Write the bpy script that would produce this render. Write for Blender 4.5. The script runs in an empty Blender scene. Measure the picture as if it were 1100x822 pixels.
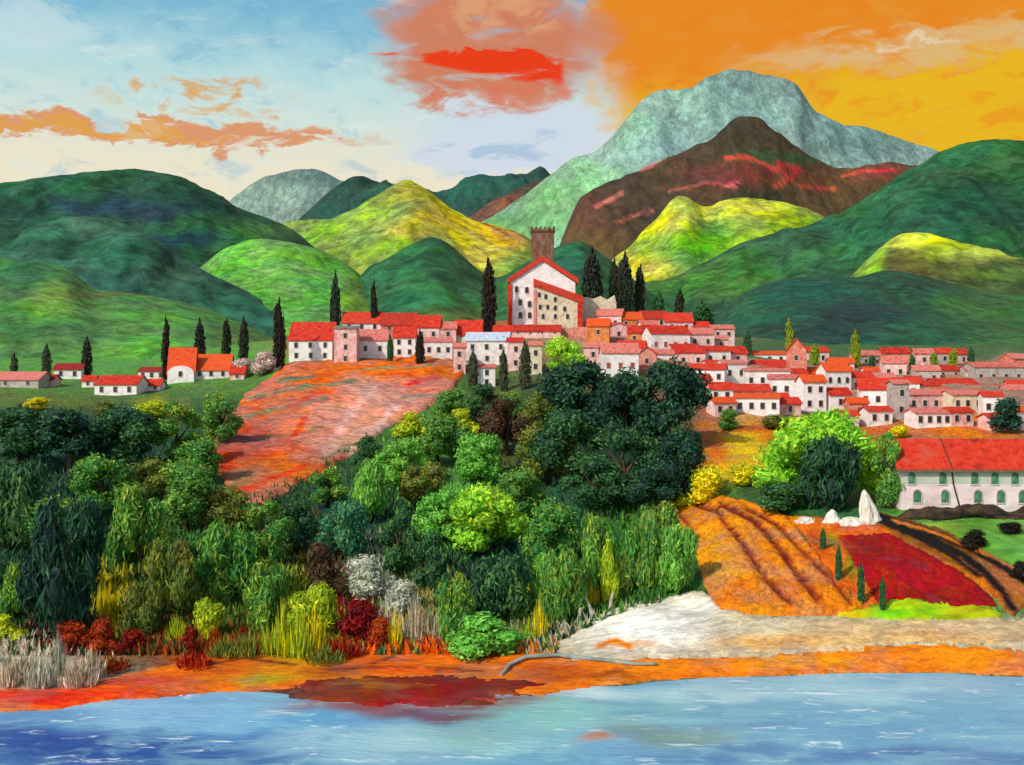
import bpy, bmesh, math, random
import numpy as np
from mathutils import Vector, noise
from mathutils.geometry import delaunay_2d_cdt

random.seed(7); rng = np.random.default_rng(7)
scene = bpy.context.scene
COL = scene.collection
F = 1180.0; CX, CY = 550.0, 411.0; CAMZ = 41.0
R = math.radians

# ------------------------------------------------------------------ helpers
def lin(h):
    h = h.lstrip('#')
    out = []
    for i in (0, 2, 4):
        c = int(h[i:i+2], 16) / 255.0
        out.append(c/12.92 if c <= 0.04045 else ((c+0.055)/1.055)**2.4)
    return tuple(out)

def P(px, py, Y):
    return Vector(((px-CX)/F*Y, Y, CAMZ-(py-CY)/F*Y))

def tag(o, label=None, cat=None, group=None, kind=None):
    if label: o['label'] = label
    if cat: o['category'] = cat
    if group: o['group'] = group
    if kind: o['kind'] = kind
    return o

def empty(name, loc, rz=0.0):
    o = bpy.data.objects.new(name, None); COL.objects.link(o)
    o.location = loc; o.rotation_euler = (0, 0, rz); o.empty_display_size = 0.5
    return o

def link_mesh(name, me, parent=None):
    o = bpy.data.objects.new(name, me); COL.objects.link(o)
    if parent is not None: o.parent = parent
    return o

def make_mesh(name, verts, faces, mat=None, cols=None, smooth=False):
    me = bpy.data.meshes.new(name)
    me.from_pydata([tuple(v) for v in verts], [], [tuple(f) for f in faces])
    if cols is not None:
        a = me.color_attributes.new('Col', 'FLOAT_COLOR', 'POINT')
        c = np.ones((len(verts), 4), dtype=np.float32); c[:, :3] = np.asarray(cols)
        a.data.foreach_set('color', c.ravel())
    if smooth:
        me.polygons.foreach_set('use_smooth', [True]*len(me.polygons))
    if mat: me.materials.append(mat)
    me.update()
    return me

def fbm(x, y, z=0.0, o=4):
    return noise.fractal(Vector((x, y, z)), 1.0, 2.0, o)

# ------------------------------------------------------------------ node helpers
class NG:
    def __init__(self, tree): self.t = tree; self.n = tree.nodes; self.l = tree.links
    def new(self, typ, **kw):
        nd = self.n.new(typ)
        for k, v in kw.items(): setattr(nd, k, v)
        return nd
    def set(self, sock, v):
        if isinstance(v, bpy.types.NodeSocket): self.l.new(v, sock)
        elif v is not None: sock.default_value = v
    def math(self, op, a, b=None, clamp=False):
        nd = self.new('ShaderNodeMath', operation=op); nd.use_clamp = clamp
        self.set(nd.inputs[0], a)
        if b is not None: self.set(nd.inputs[1], b)
        return nd.outputs[0]
    def mapr(self, v, a, b, c=0.0, d=1.0, smooth=True):
        nd = self.new('ShaderNodeMapRange'); nd.interpolation_type = 'SMOOTHSTEP' if smooth else 'LINEAR'
        self.set(nd.inputs[0], v)
        for i, q in enumerate((a, b, c, d)): self.set(nd.inputs[i+1], q)
        return nd.outputs[0]
    def mix(self, f, a, b, blend='MIX'):
        nd = self.new('ShaderNodeMix', data_type='RGBA', blend_type=blend)
        self.set(nd.inputs[0], f)
        for s, v in ((nd.inputs[6], a), (nd.inputs[7], b)):
            if isinstance(v, str): v = lin(v) + (1.0,)
            self.set(s, v)
        return nd.outputs[2]
    def noise(self, vec, scale, detail=4, rough=0.55, dist=0.0):
        nd = self.new('ShaderNodeTexNoise')
        self.set(nd.inputs['Vector'], vec); nd.inputs['Scale'].default_value = scale
        nd.inputs['Detail'].default_value = detail; nd.inputs['Roughness'].default_value = rough
        nd.inputs['Distortion'].default_value = dist
        return nd.outputs['Fac'], nd.outputs['Color']
    def mapping(self, vec, scale=(1, 1, 1), rot=(0, 0, 0)):
        nd = self.new('ShaderNodeMapping'); self.set(nd.inputs['Vector'], vec)
        nd.inputs['Scale'].default_value = scale; nd.inputs['Rotation'].default_value = rot
        return nd.outputs[0]

def new_mat(name):
    m = bpy.data.materials.new(name); m.use_nodes = True
    g = NG(m.node_tree); b = g.n['Principled BSDF']
    return m, g, b

def warped(g, vec, amount, scale):
    f, c = g.noise(vec, scale, 2)
    vm = g.new('ShaderNodeVectorMath', operation='MULTIPLY_ADD')
    g.l.new(c, vm.inputs[0]); vm.inputs[1].default_value = (amount,)*3; g.l.new(vec, vm.inputs[2])
    return vm.outputs[0]

def paint_mat(name, unit, stretch=(1, 3, 1), val=(0.62, 1.45), hue=0.014, bump=0.5, rough=0.8, bdist=None, spec=0.2, sat=(0.78, 0.98)):
    """surface colour from the mesh's own land-cover colours, broken up by streaky procedural noise; unit = stroke size in metres"""
    m, g, b = new_mat(name)
    geo = g.new('ShaderNodeNewGeometry')
    w = warped(g, geo.outputs['Position'], unit*3.0, 0.25/unit)
    v = g.mapping(w, tuple(1.0/s for s in stretch))
    s1, _ = g.noise(v, 1.0/unit, 5, 0.65)
    s2, _ = g.noise(v, 0.27/unit, 3, 0.6)
    s3, _ = g.noise(w, 0.1/unit, 3, 0.6)
    at = g.new('ShaderNodeAttribute', attribute_name='Col')
    hs = g.new('ShaderNodeHueSaturation')
    g.l.new(at.outputs['Color'], hs.inputs['Color'])
    g.l.new(g.mapr(s2, 0.3, 0.7, 0.5-hue, 0.5+hue), hs.inputs['Hue'])
    g.l.new(g.mapr(s3, 0.35, 0.65, sat[0], sat[1]), hs.inputs['Saturation'])
    vv = g.math('MULTIPLY', g.mapr(s1, 0.32, 0.7, val[0]*0.96, val[1]*0.96), g.mapr(s3, 0.3, 0.7, 0.8, 1.2))
    s4, _ = g.noise(v, 3.1/unit, 3, 0.6)
    vv = g.math('MULTIPLY', vv, g.mapr(s4, 0.3, 0.7, 0.8, 1.2))
    g.l.new(vv, hs.inputs['Value'])
    g.l.new(hs.outputs[0], b.inputs['Base Color'])
    b.inputs['Roughness'].default_value = rough
    b.inputs['Specular IOR Level'].default_value = spec
    if bump:
        bn = g.new('ShaderNodeBump'); bn.inputs['Strength'].default_value = bump
        bn.inputs['Distance'].default_value = bdist or unit*0.35
        g.l.new(s1, bn.inputs['Height']); g.l.new(bn.outputs[0], b.inputs['Normal'])
    return m

def plain_mat(name, cols, unit=1.0, rough=0.8, bump=0.4, stretch=(1, 1, 1), spec=0.3, coords='Object', lo=0.3, hi=0.7):
    """two to four tones mixed by noise"""
    m, g, b = new_mat(name)
    tc = g.new('ShaderNodeTexCoord')
    vec = warped(g, tc.outputs[coords], unit*1.2, 0.5/unit)
    v = g.mapping(vec, tuple(1.0/s for s in stretch))
    f, _ = g.noise(v, 1.0/unit, 5, 0.62)
    r = g.new('ShaderNodeValToRGB'); e = r.color_ramp.elements
    n = len(cols)
    e[0].position = lo; e[0].color = lin(cols[0]) + (1,)
    e[1].position = hi; e[1].color = lin(cols[-1]) + (1,)
    for i in range(1, n-1):
        k = e.new(lo + (hi-lo)*i/(n-1)); k.color = lin(cols[i]) + (1,)
    oi = g.new('ShaderNodeObjectInfo')
    sh = g.math('ADD', f, g.mapr(oi.outputs['Random'], 0, 1, -0.06, 0.06, False))
    g.l.new(sh, r.inputs[0]); g.l.new(r.outputs[0], b.inputs['Base Color'])
    b.inputs['Roughness'].default_value = rough; b.inputs['Specular IOR Level'].default_value = spec
    if bump:
        bn = g.new('ShaderNodeBump'); bn.inputs['Strength'].default_value = bump; bn.inputs['Distance'].default_value = unit*0.2
        g.l.new(f, bn.inputs['Height']); g.l.new(bn.outputs[0], b.inputs['Normal'])
    return m

def leaf_mat(name):
    m, g, b = new_mat(name)
    at = g.new('ShaderNodeAttribute', attribute_name='Col')
    oi = g.new('ShaderNodeObjectInfo')
    geo = g.new('ShaderNodeNewGeometry')
    f, _ = g.noise(geo.outputs['Position'], 1.6, 3, 0.6)
    hs = g.new('ShaderNodeHueSaturation'); g.l.new(at.outputs['Color'], hs.inputs['Color'])
    g.l.new(g.mapr(oi.outputs['Random'], 0, 1, 0.488, 0.508, False), hs.inputs['Hue'])
    hs.inputs['Saturation'].default_value = 1.02
    g.l.new(g.mapr(f, 0.3, 0.7, 0.85, 1.5), hs.inputs['Value'])
    g.l.new(hs.outputs[0], b.inputs['Base Color'])
    b.inputs['Roughness'].default_value = 0.6; b.inputs['Specular IOR Level'].default_value = 0.3
    tr = g.new('ShaderNodeBsdfTranslucent'); g.l.new(hs.outputs[0], tr.inputs[0])
    ms = g.new('ShaderNodeMixShader'); ms.inputs[0].default_value = 0.28
    g.l.new(b.outputs[0], ms.inputs[1]); g.l.new(tr.outputs[0], ms.inputs[2])
    g.l.new(ms.outputs[0], g.n['Material Output'].inputs[0])
    return m
LEAF = leaf_mat('foliage')
BARK = plain_mat('bark', ['#2a1c14', '#43301f', '#5a4630'], 0.5, stretch=(1, 1, 5))

# ------------------------------------------------------------------ colour maps
class Cmap:
    """land-cover colours: soft patches laid over the land"""
    def __init__(self, base, blobs=(), lines=(), warp=8.0, wscale=0.03):
        self.base = np.array(lin(base)); self.lines = lines; self.warp = warp; self.ws = wscale
        self.b = [(b[0], b[1], b[2], b[3], np.array(lin(b[4])), b[5] if len(b) > 5 else 1.0) for b in blobs]
    def at(self, px, py):
        w = self.warp; s = self.ws
        qx = px + w*fbm(px*s, py*s, 1.3, 3); qy = py + w*0.7*fbm(px*s, py*s, 7.7, 3)
        num = self.base*0.12; den = 0.12
        for x, y, rx, ry, c, st in self.b:
            d = ((qx-x)/rx)**2 + ((qy-y)/ry)**2
            if d < 9:
                k = st*math.exp(-d*1.6); num = num + c*k; den += k
        col = num/den
        for pts, wd, hexc in self.lines:
            d = 1e9
            for (ax, ay), (bx, by) in zip(pts[:-1], pts[1:]):
                dx, dy = bx-ax, by-ay; L = dx*dx+dy*dy
                t = max(0, min(1, ((px-ax)*dx+(py-ay)*dy)/L))
                d = min(d, math.hypot(px-ax-t*dx, py-ay-t*dy))
            k = max(0.0, 1.0 - (d/wd)**2)
            if k > 0:
                k = min(1, k*1.6); col = col*(1-k) + np.array(lin(hexc))*k
        return col
    def pick(self, px, py):
        ws = [0.12]; cs = [self.base]
        for x, y, rx, ry, c, st in self.b:
            d = ((px-x)/rx)**2 + ((py-y)/ry)**2
            if d < 9: ws.append(st*math.exp(-d*1.6)); cs.append(c)
        return random.choices(cs, ws)[0]

# ------------------------------------------------------------------ terrain
PROF = {  # picture column of a sight line: (row, distance) of the bare ground along it
 -600: [(770,134),(700,160),(600,200),(520,260),(450,330),(415,400),(398,450),(370,600)],
 0:   [(765,137),(700,160),(600,200),(512,260),(442,330),(413,400),(398,450),(370,600)],
 140: [(750,143),(695,166),(602,205),(520,260),(455,330),(418,395),(400,450),(372,600)],
 250: [(744,145),(692,168),(605,207),(530,260),(465,325),(408,400),(390,440),(368,600)],
 330: [(752,142),(695,168),(610,208),(530,260),(460,328),(393,400),(378,440),(362,600)],
 430: [(757,139),(700,166),(610,208),(530,262),(455,335),(388,405),(368,445),(355,600)],
 520: [(755,140),(700,166),(620,205),(530,262),(455,335),(395,400),(352,445),(345,600)],
 585: [(748,144),(690,168),(610,205),(530,255),(455,325),(398,390),(347,450),(343,600)],
 650: [(735,149),(680,168),(600,205),(530,250),(455,325),(385,410),(347,460),(342,600)],
 720: [(729,152),(670,168),(600,195),(535,240),(465,305),(398,395),(350,465),(345,600)],
 800: [(726,153.6),(660,166),(600,185),(540,215),(478,290),(415,380),(378,450),(362,600)],
 900: [(722,155.6),(655,166),(600,181),(550,204),(500,268),(445,345),(390,450),(370,600)],
 1000:[(722,155.6),(655,166),(600,180),(549,199),(500,262),(455,320),(392,455),(370,600)],
 1100:[(728,153),(660,164),(600,180),(549,199),(500,262),(455,320),(390,460),(368,600)],
 1450:[(728,153),(660,164),(600,180),(549,199),(500,262),(455,320),(390,460),(368,600)],
}
PX = sorted(PROF); PTAB = {}
for k in PX:
    pts = [(20.0, -6.0)]
    a = PROF[k]
    pts.append((a[0][1]-25, -3.0))
    pts.append((a[0][1]-1.5, -0.35))
    for i, (py, Y) in enumerate(a):
        z = CAMZ-(py-CY)/F*Y
        if i == 0: z = 0.15
        pts.append((Y, z))
    pts += [(800, 60.0), (1500, 48.0), (12000, 40.0)]
    PTAB[k] = (np.array([p[0] for p in pts]), np.array([p[1] for p in pts]))
def tz0(u, Y):
    if u <= PX[0]: return float(np.interp(Y, *PTAB[PX[0]]))
    if u >= PX[-1]: return float(np.interp(Y, *PTAB[PX[-1]]))
    for a, b in zip(PX[:-1], PX[1:]):
        if u <= b:
            t = (u-a)/(b-a); t = t*t*(3-2*t)
            return float(np.interp(Y, *PTAB[a]))*(1-t) + float(np.interp(Y, *PTAB[b]))*t
def tz(x, Y):
    u = CX + F*x/max(Y, 1e-3)
    z = tz0(u, Y)
    k = min(1.0, max(0.0, (Y-150)/60.0))
    if 118 < Y < 175:
        z += 0.42*math.sin(math.pi*(Y-118)/57.0)*fbm(x*0.045, Y*0.22, 5.5, 4)
    return z + 0.9*k*fbm(x*0.05, Y*0.05, 3.1, 3)
def hit(px, py, y0=118.0, y1=700.0):
    Y = y0
    while Y < y1:
        p = P(px, py, Y)
        if p.z <= tz(p.x, Y): break
        Y += 1.0
    else: return P(px, py, y1)
    a, b = Y-1.0, Y
    for _ in range(12):
        m = (a+b)/2; p = P(px, py, m)
        if p.z <= tz(p.x, m): b = m
        else: a = m
    p = P(px, py, b); p.z = tz(p.x, b); return p

BANK = Cmap('#3d5f2b', [
 (30,470,60,40,'#234a35'),(110,460,70,40,'#1d4033'),(200,470,50,40,'#2c5234'),(20,560,45,70,'#2b5436'),(70,610,35,80,'#0f2425',1.6),
 (130,560,40,60,'#2c5c34'),(180,600,40,60,'#3f6a2c'),(240,570,50,50,'#41702f'),(250,630,60,40,'#5c7428'),(120,640,22,50,'#c9b81f',1.3),
 (310,560,30,40,'#2a4f2c'),(365,560,35,35,'#235240'),(320,660,38,45,'#97a524',1.2),(345,605,26,40,'#5d4424',1.2),(397,610,30,28,'#a3a588',1.3),
 (385,665,22,30,'#86171b',1.4),(440,650,34,42,'#a39a55'),(425,670,8,30,'#d9b41c'),(430,575,26,45,'#1f3a26',1.2),(440,500,28,28,'#69ad3c',1.2),
 (505,555,45,38,'#67a848',1.3),(470,450,40,40,'#4e7a2c'),(530,620,40,40,'#1c3d33'),(590,580,36,45,'#2a6044'),(610,630,36,50,'#1f4a35'),
 (650,620,30,60,'#4f852c'),(700,600,45,50,'#3b742c'),(640,470,70,50,'#1b3a28',1.5),(720,480,50,50,'#1f4229',1.3),(540,460,40,40,'#54502a'),
 (520,680,40,30,'#4f7d2d'),(575,655,16,34,'#a8a424'),(100,690,50,20,'#7c2a18',1.2),(200,690,50,22,'#8a4a1c'),(240,680,40,16,'#5b7026'),
 (40,718,70,22,'#c8b89e',1.9),(150,735,80,10,'#d94a16',1.5),(60,752,90,9,'#e03c14',1.6),(240,715,60,16,'#c8581a',1.4),(330,705,60,14,'#b08a1f',1.2),
 (440,715,110,16,'#d8601a',1.6),(500,690,40,14,'#d2581c'),(430,745,120,18,'#7c2c1c',1.8),(600,725,60,10,'#a0541f',1.4),
 (60,430,90,12,'#6b7a28'),(170,436,20,10,'#a8a028',1.2),(130,412,180,12,'#557c30',1.4),(100,385,190,24,'#5c9a3c',3.0),
 (740,540,50,20,'#6f9a2a'),(770,510,24,14,'#d6c122',1.4),(800,475,45,30,'#d39a20',1.6),(760,470,14,40,'#c8561c',1.3),(850,520,60,30,'#2f5c30'),
 (960,460,160,12,'#cf6420',1.8),(1040,458,50,16,'#de7a20',1.6),(900,520,50,50,'#2d6233'),(1040,600,90,50,'#5f9a3a',1.6),
 (690,430,60,40,'#80502a'),(640,360,60,40,'#b88a78'),(720,370,80,30,'#b07058'),(860,420,120,40,'#a88470',1.3),(1000,420,120,40,'#a8806c',1.3),
 (930,376,260,9,'#35663a',4.0),(480,350,200,14,'#a8603c'),(420,372,110,16,'#c05a2c'),
 (850,690,250,25,'#b4a98a',1.6),(850,712,260,10,'#e08420',1.6)], warp=14)
GROUND_M = paint_mat('earth_and_grass', 1.1, (1, 1.6, 1), val=(0.6, 1.5), bump=0.6, sat=(0.92, 1.1))

def grid_mesh(name, us, Ys, zfun, colfun, mat):
    nu, ny = len(us), len(Ys); V = []; C = []
    for Y in Ys:
        for u in us:
            x = (u-CX)/F*Y; z = zfun(u, x, Y); V.append((x, Y, z))
            C.append(colfun(u, CY+(CAMZ-z)/Y*F, Y))
    faces = [(j*nu+i, j*nu+i+1, (j+1)*nu+i+1, (j+1)*nu+i) for j in range(ny-1) for i in range(nu-1)]
    return make_mesh(name, V, faces, mat, C, True)

us = list(range(-2400, -60, 60)) + list(range(-60, 1165, 7)) + list(range(1170, 3500, 60))
Ys = [20, 60, 100, 110, 118, 124]; y = 126.0
while y < 240: Ys.append(y); y += 1.4
while y < 480: Ys.append(y); y += 3.0
while y < 900: Ys.append(y); y += 18
Ys += [1200, 2000, 4000, 8000, 12000]
g0 = link_mesh('ground', grid_mesh('ground', us, Ys, lambda u, x, Y: tz(x, Y), lambda u, v, Y: BANK.at(u, v), GROUND_M))
tag(g0, 'green and ochre land rising from the water to the village', 'ground', kind='structure')

# ------------------------------------------------------------------ water
WATER = Cmap('#79b2cc', [
 (60,800,100,18,'#1f4496',2.0),(180,812,140,14,'#284e9c',1.7),(40,775,70,12,'#5f9cc8'),(200,765,110,14,'#8cc0de',1.3),(330,775,50,10,'#5ea4cc'),
 (330,800,60,14,'#9cc8d8'),(420,800,70,16,'#a9d2d4',1.3),(500,790,50,14,'#8fb8b0'),(600,770,70,16,'#8ccac0',1.4),(640,750,50,6,'#d7ecec',1.4),
 (540,805,60,12,'#a0d6d2'),(700,760,60,14,'#7fbcc0'),(720,790,60,10,'#7a9a90'),(800,765,80,16,'#74b4c8'),(900,785,90,16,'#6aacc8',1.2),(950,745,150,9,'#a4d2da',1.4),(760,748,90,7,'#b4dcdc',1.4),
 (1010,815,110,8,'#3f78b0',1.3),(1020,770,60,20,'#6fb2cc'),(480,752,110,7,'#8a3a30',1.5),(380,760,60,6,'#94443a',1.4),(470,768,70,5,'#7c2c28',1.4),(560,758,30,6,'#8a6a58'),(850,740,120,9,'#8fc6d2',1.2),(1050,745,80,12,'#6fb0cc'),(780,815,80,10,'#4f8ab4'),  # maroon patches: shallow mud plus a red reflection painted into the water colour
 (560,815,60,8,'#6da8c0'),(250,790,50,8,'#4678b4'),(640,800,18,4,'#d0742a',1.2)], warp=18, wscale=0.012)
def water_mat():
    m, g, b = new_mat('river_water')
    geo = g.new('ShaderNodeNewGeometry'); pos = geo.outputs['Position']
    w = warped(g, pos, 5.0, 0.08)
    s1, _ = g.noise(g.mapping(w, (0.09, 0.5, 1)), 1.0, 5, 0.65)
    s2, _ = g.noise(g.mapping(w, (0.05, 0.3, 1)), 1.0, 4, 0.6)
    at = g.new('ShaderNodeAttribute', attribute_name='Col')
    c = g.mix(g.mapr(s2, 0.5, 0.74, 0, 0.35), at.outputs['Color'], '#3a78aa')
    c = g.mix(g.mapr(s2, 0.52, 0.3, 0, 0.4), c, '#a4dcd8')
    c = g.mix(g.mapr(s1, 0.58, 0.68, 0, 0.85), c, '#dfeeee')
    g.l.new(c, b.inputs['Base Color']); b.inputs['Roughness'].default_value = 0.28
    b.inputs['IOR'].default_value = 1.2; b.inputs['Specular IOR Level'].default_value = 0.35
    r1, _ = g.noise(g.mapping(w, (0.6, 1.8, 1)), 1.0, 4, 0.6)
    bn = g.new('ShaderNodeBump'); bn.inputs['Strength'].default_value = 0.5; bn.inputs['Distance'].default_value = 0.3
    g.l.new(g.math('ADD', r1, g.math('MULTIPLY', s1, 0.8)), bn.inputs['Height']); g.l.new(bn.outputs[0], b.inputs['Normal'])
    return m
xs = list(range(-900, -130, 35)) + [x*1.3 for x in range(-100, 101)] + list(range(135, 900, 35))
ysw = [-400, -200, -50, 0, 40, 80] + [100+1.0*i for i in range(72)] + [180, 230]
V = [(x, yy, 0.0) for yy in ysw for x in xs]
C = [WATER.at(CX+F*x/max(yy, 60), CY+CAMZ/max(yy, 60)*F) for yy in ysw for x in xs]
nx = len(xs)
fw = [(j*nx+i, j*nx+i+1, (j+1)*nx+i+1, (j+1)*nx+i) for j in range(len(ysw)-1) for i in range(nx-1)]
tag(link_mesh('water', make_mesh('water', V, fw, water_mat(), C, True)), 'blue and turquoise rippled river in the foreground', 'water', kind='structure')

# ------------------------------------------------------------------ hills
def hill(name, D, Yf, sil, cmap, mat, label, zf=40.0, p=1.15, rough=0.05, step=5, nt=42, back=None, seed=0.0):
    back = back or (D-Yf)*0.8
    sx = [s[0] for s in sil]; sy = [s[1] for s in sil]
    # smooth the ridge a little
    us = np.arange(sx[0], sx[-1]+0.1, step); vs = np.interp(us, sx, sy)
    k = np.array([1, 2, 3, 2, 1])/9.0
    if step <= 6: vs = np.convolve(np.pad(vs, 2, mode='edge'), k, mode='valid')
    V, C, ncol = [], [], len(us)
    ts = [-(1-i/12.0) for i in range(12)] + [ (i/float(nt))**1.15 for i in range(nt+1)]
    for t in ts:
        for u, v in zip(us, vs):
            zr = CAMZ-(v-CY)/F*D
            if t < 0: Y = D + back*(-t); prof = 1-(-t)**1.3
            else: Y = D-(D-Yf)*t; prof = 1-t**p
            h = max(zr-zf, 0.0)
            z = zf + h*prof
            x = (u-CX)/F*Y
            s = (D-Yf)
            if t > 0:
                rel = h*rough*min(1, t*8)*(1-t*0.5)
                z += rel*(1.5*fbm(x/s*2.2, Y/s*1.1, seed, 4))
                z += rel*1.1*(0.35-abs(fbm(x/s*5.0+0.4*fbm(x/s*3, Y/s*3, 2.0, 2), Y/s*1.6, seed+2, 4)))
            z += h*0.010*fbm(x/s*16, Y/s*16, seed+5, 3)
            V.append((x, Y, z)); C.append(cmap.at(u, CY+(CAMZ-z)/Y*F))
    faces = [(j*ncol+i, (j+1)*ncol+i, (j+1)*ncol+i+1, j*ncol+i+1) for j in range(len(ts)-1) for i in range(ncol-1)]
    o = link_mesh(name, make_mesh(name, V, faces, mat, C, True))
    return tag(o, label, 'mountain' if name == 'mountain' else 'hill', kind='structure')

FAR = paint_mat('far_slope', 26, (1, 2.5, 2.0), val=(0.66, 1.25), hue=0.012, bump=0.7)
MID = paint_mat('hill_slope', 11, (2.4, 2.5, 1.0), val=(0.52, 1.5), hue=0.022, bump=0.65, sat=(0.88, 1.08))
NEAR = paint_mat('near_slope', 5, (2.4, 2.5, 1.0), val=(0.55, 1.45), hue=0.016, bump=0.8, sat=(0.88, 1.08))

hill('mountain', 6200, 5000, [(180,260),(225,235),(250,212),(275,195),(300,186),(325,180),(345,184),(370,195),(400,215),(450,250)],
     Cmap('#6f8b7c', [(330,190,30,10,'#5c7a70'),(300,215,40,15,'#7d9888')]), FAR, 'small pale grey-green mountain far off behind the dark left hill', rough=0.06)
hill('hill', 4700, 3800, [(280,270),(320,236),(345,213),(372,192),(388,187),(400,194),(425,198),(445,198),(465,206),(490,201),(505,188),(512,184),(522,191),(540,190),(565,185),(600,196),(660,240)],
     Cmap('#1d4a3c', [(390,195,20,10,'#16392f'),(500,200,40,10,'#1f5544'),(420,205,30,8,'#2d6a48')]), FAR, 'dark blue-green ridge with two small peaks behind the yellow hill', rough=0.1)
hill('hill', 4300, 3500, [(460,260),(490,240),(508,231),(530,215),(556,203),(590,188),(605,188),(640,210),(680,240)],
     Cmap('#5f3f22', [(540,225,30,10,'#7a3f22'),(570,205,20,10,'#3f3a24')]), FAR, 'brown ridge showing left of the grey mountain flank', rough=0.1)
hill('mountain', 3700, 2700, [(470,275),(500,248),(520,238),(545,222),(570,205),(600,180),(612,171),(625,168),(645,160),(658,147),(672,128),(690,105),(703,97),(728,97),(744,95),(756,85),(785,74),(812,77),(838,85),(859,87),(862,99),(870,116),(905,134),(937,138),(972,150),(1008,163),(1060,200),(1150,260)],
     Cmap('#7c9e92', [(590,220,40,30,'#6aa35c',1.4),(640,190,30,20,'#7fbf78'),(680,140,30,25,'#7fb08c'),(725,105,30,14,'#86b09a'),(790,95,40,20,'#6c9587'),
                      (860,115,30,20,'#7aa395'),(930,150,40,15,'#63877b'),(540,250,40,15,'#5fa044'),(700,160,30,12,'#7fa8a0'),(650,170,25,15,'#8fb0a4'),(985,165,25,10,'#7e978c'),(560,235,14,6,'#3f5c30')], warp=14),
     FAR, 'tall grey-green mountain with flat-topped summit under the orange sky', p=1.05, rough=0.055, step=4, nt=60)
hill('mountain', 2800, 2150, [(560,330),(590,292),(602,262),(612,235),(622,212),(650,197),(690,182),(720,168),(745,158),(765,150),(783,131),(797,122),(815,128),(840,145),(870,168),(900,182),(930,178),(960,174),(990,180),(1020,200),(1080,240)],
     Cmap('#4a3a1e', [(720,235,60,8,'#2f3a22',1.2),(800,205,50,6,'#2c3820',1.1),(640,230,40,20,'#63391f'),(700,205,40,14,'#4c3a20'),(790,150,30,14,'#3b3320'),(800,185,60,10,'#6e2c1a',0.8),(860,195,50,12,'#5c3a1e'),(680,230,40,14,'#4a341c'),
                      (640,265,40,20,'#5f4420'),(950,185,30,8,'#7d3a1e'),(830,170,40,6,'#2c4a2a'),(760,200,40,14,'#57301b'),(620,290,40,20,'#3f5a28')],
          lines=[([(778,170),(800,168),(825,178),(845,188)],2.6,'#b8381c'),([(835,175),(858,182),(850,192),(832,200)],2.6,'#b0341a'),([(640,222),(668,208)],3.0,'#b83c1e'),([(690,182),(712,170)],2.4,'#cf3a1c'),([(780,200),(795,194)],2.2,'#c8341a'),([(905,190),(925,184),(960,182)],2.2,'#b8331c'),([(660,240),(700,226)],2,'#a8381c'),([(720,206),(760,196),(790,200)],1.8,'#a23018'),([(860,200),(900,204)],2,'#a83a1c')], warp=12),
     FAR, 'brown mountain streaked with red in front of the grey summit', p=1.1, rough=0.06, step=3, nt=60, seed=4)
hill('hill', 2000, 1450, [(270,300),(300,240),(325,236),(352,236),(380,225),(405,210),(425,197),(440,192),(452,200),(470,213),(490,228),(510,238),(535,243),(560,250),(580,265),(600,290),(640,340)],
     Cmap('#7d9430', [(440,205,18,12,'#a8a526',1.2),(480,232,25,16,'#d8bc1c',1.6),(515,262,32,24,'#e4c418',1.8),(390,240,40,14,'#8fb032'),(340,250,40,12,'#6f9c34'),(450,245,40,8,'#c7b422'),
                      (545,255,22,12,'#c2861c',1.2),(420,262,60,10,'#7fa02c'),(550,285,20,14,'#88ab2c')], warp=10, lines=[([(500,225),(520,240),(545,252)],2,'#b8621c')]),
     MID, 'yellow-green hill left of the church tower', rough=0.06, step=4, nt=50, seed=2)
hill('hill', 1900, 1400, [(590,350),(620,318),(648,292),(660,276),(680,264),(690,247),(704,238),(714,223),(728,210),(739,210),(749,219),(758,225),(768,219),(785,214),(800,212),(850,218),(885,232),(905,240),(940,260),(1000,300)],
     Cmap('#86a82a', [(720,240,40,16,'#d4d01e',1.4),(800,218,70,7,'#ccd01e',1.4),(690,285,25,14,'#d8c41c',1.5),(730,270,40,18,'#5b9a2a',1.1),(800,225,60,8,'#b4bb24',1.3),(870,235,30,6,'#8c9a2a'),(820,245,60,10,'#7f9a28'),(760,250,30,8,'#3f8a2c')], warp=12),
     MID, 'bright yellow and green hill below the brown mountain', rough=0.06, step=4, nt=50, seed=9)
hill('hill', 1650, 1100, [(-700,260),(-300,225),(0,197),(60,189),(100,184),(135,182),(170,184),(200,192),(225,207),(250,221),(275,230),(300,238),(325,255),(350,275),(380,300),(430,345)],
     Cmap('#1f4d30', [(60,200,100,12,'#235834'),(150,215,60,12,'#1a4030'),(120,225,90,8,'#1c3550',0.9),(60,240,60,12,'#28593a'),(230,240,40,12,'#2c6034'),(270,245,30,8,'#4f7f2c'),(20,220,40,12,'#1b432c'),(200,255,40,8,'#1d3a48',0.9),(260,260,40,10,'#356a30')], warp=14),
     MID, 'broad dark green wooded hill at the far left', rough=0.1, step=5, nt=50, seed=3)
hill('hill', 1500, 1050, [(630,350),(660,315),(700,306),(725,300),(755,283),(790,263),(850,248),(900,232),(925,216),(960,195),(985,180),(1005,165),(1030,155),(1060,150),(1100,151),(1200,150),(1600,220)],
     Cmap('#265930', [(760,300,60,12,'#4a722e',1.2),(1050,170,60,14,'#2c6236'),(950,215,40,14,'#2c6238'),(900,250,60,12,'#24573a'),(800,275,50,10,'#3c6a2c'),(1060,220,60,20,'#1b4430'),(740,310,50,10,'#3f6a2a'),(1000,240,60,14,'#1f4a36'),(860,270,60,12,'#2f6636')], warp=12),
     MID, 'big dark green wooded hill rising at the right edge', rough=0.12, step=5, nt=50, seed=6)
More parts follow.
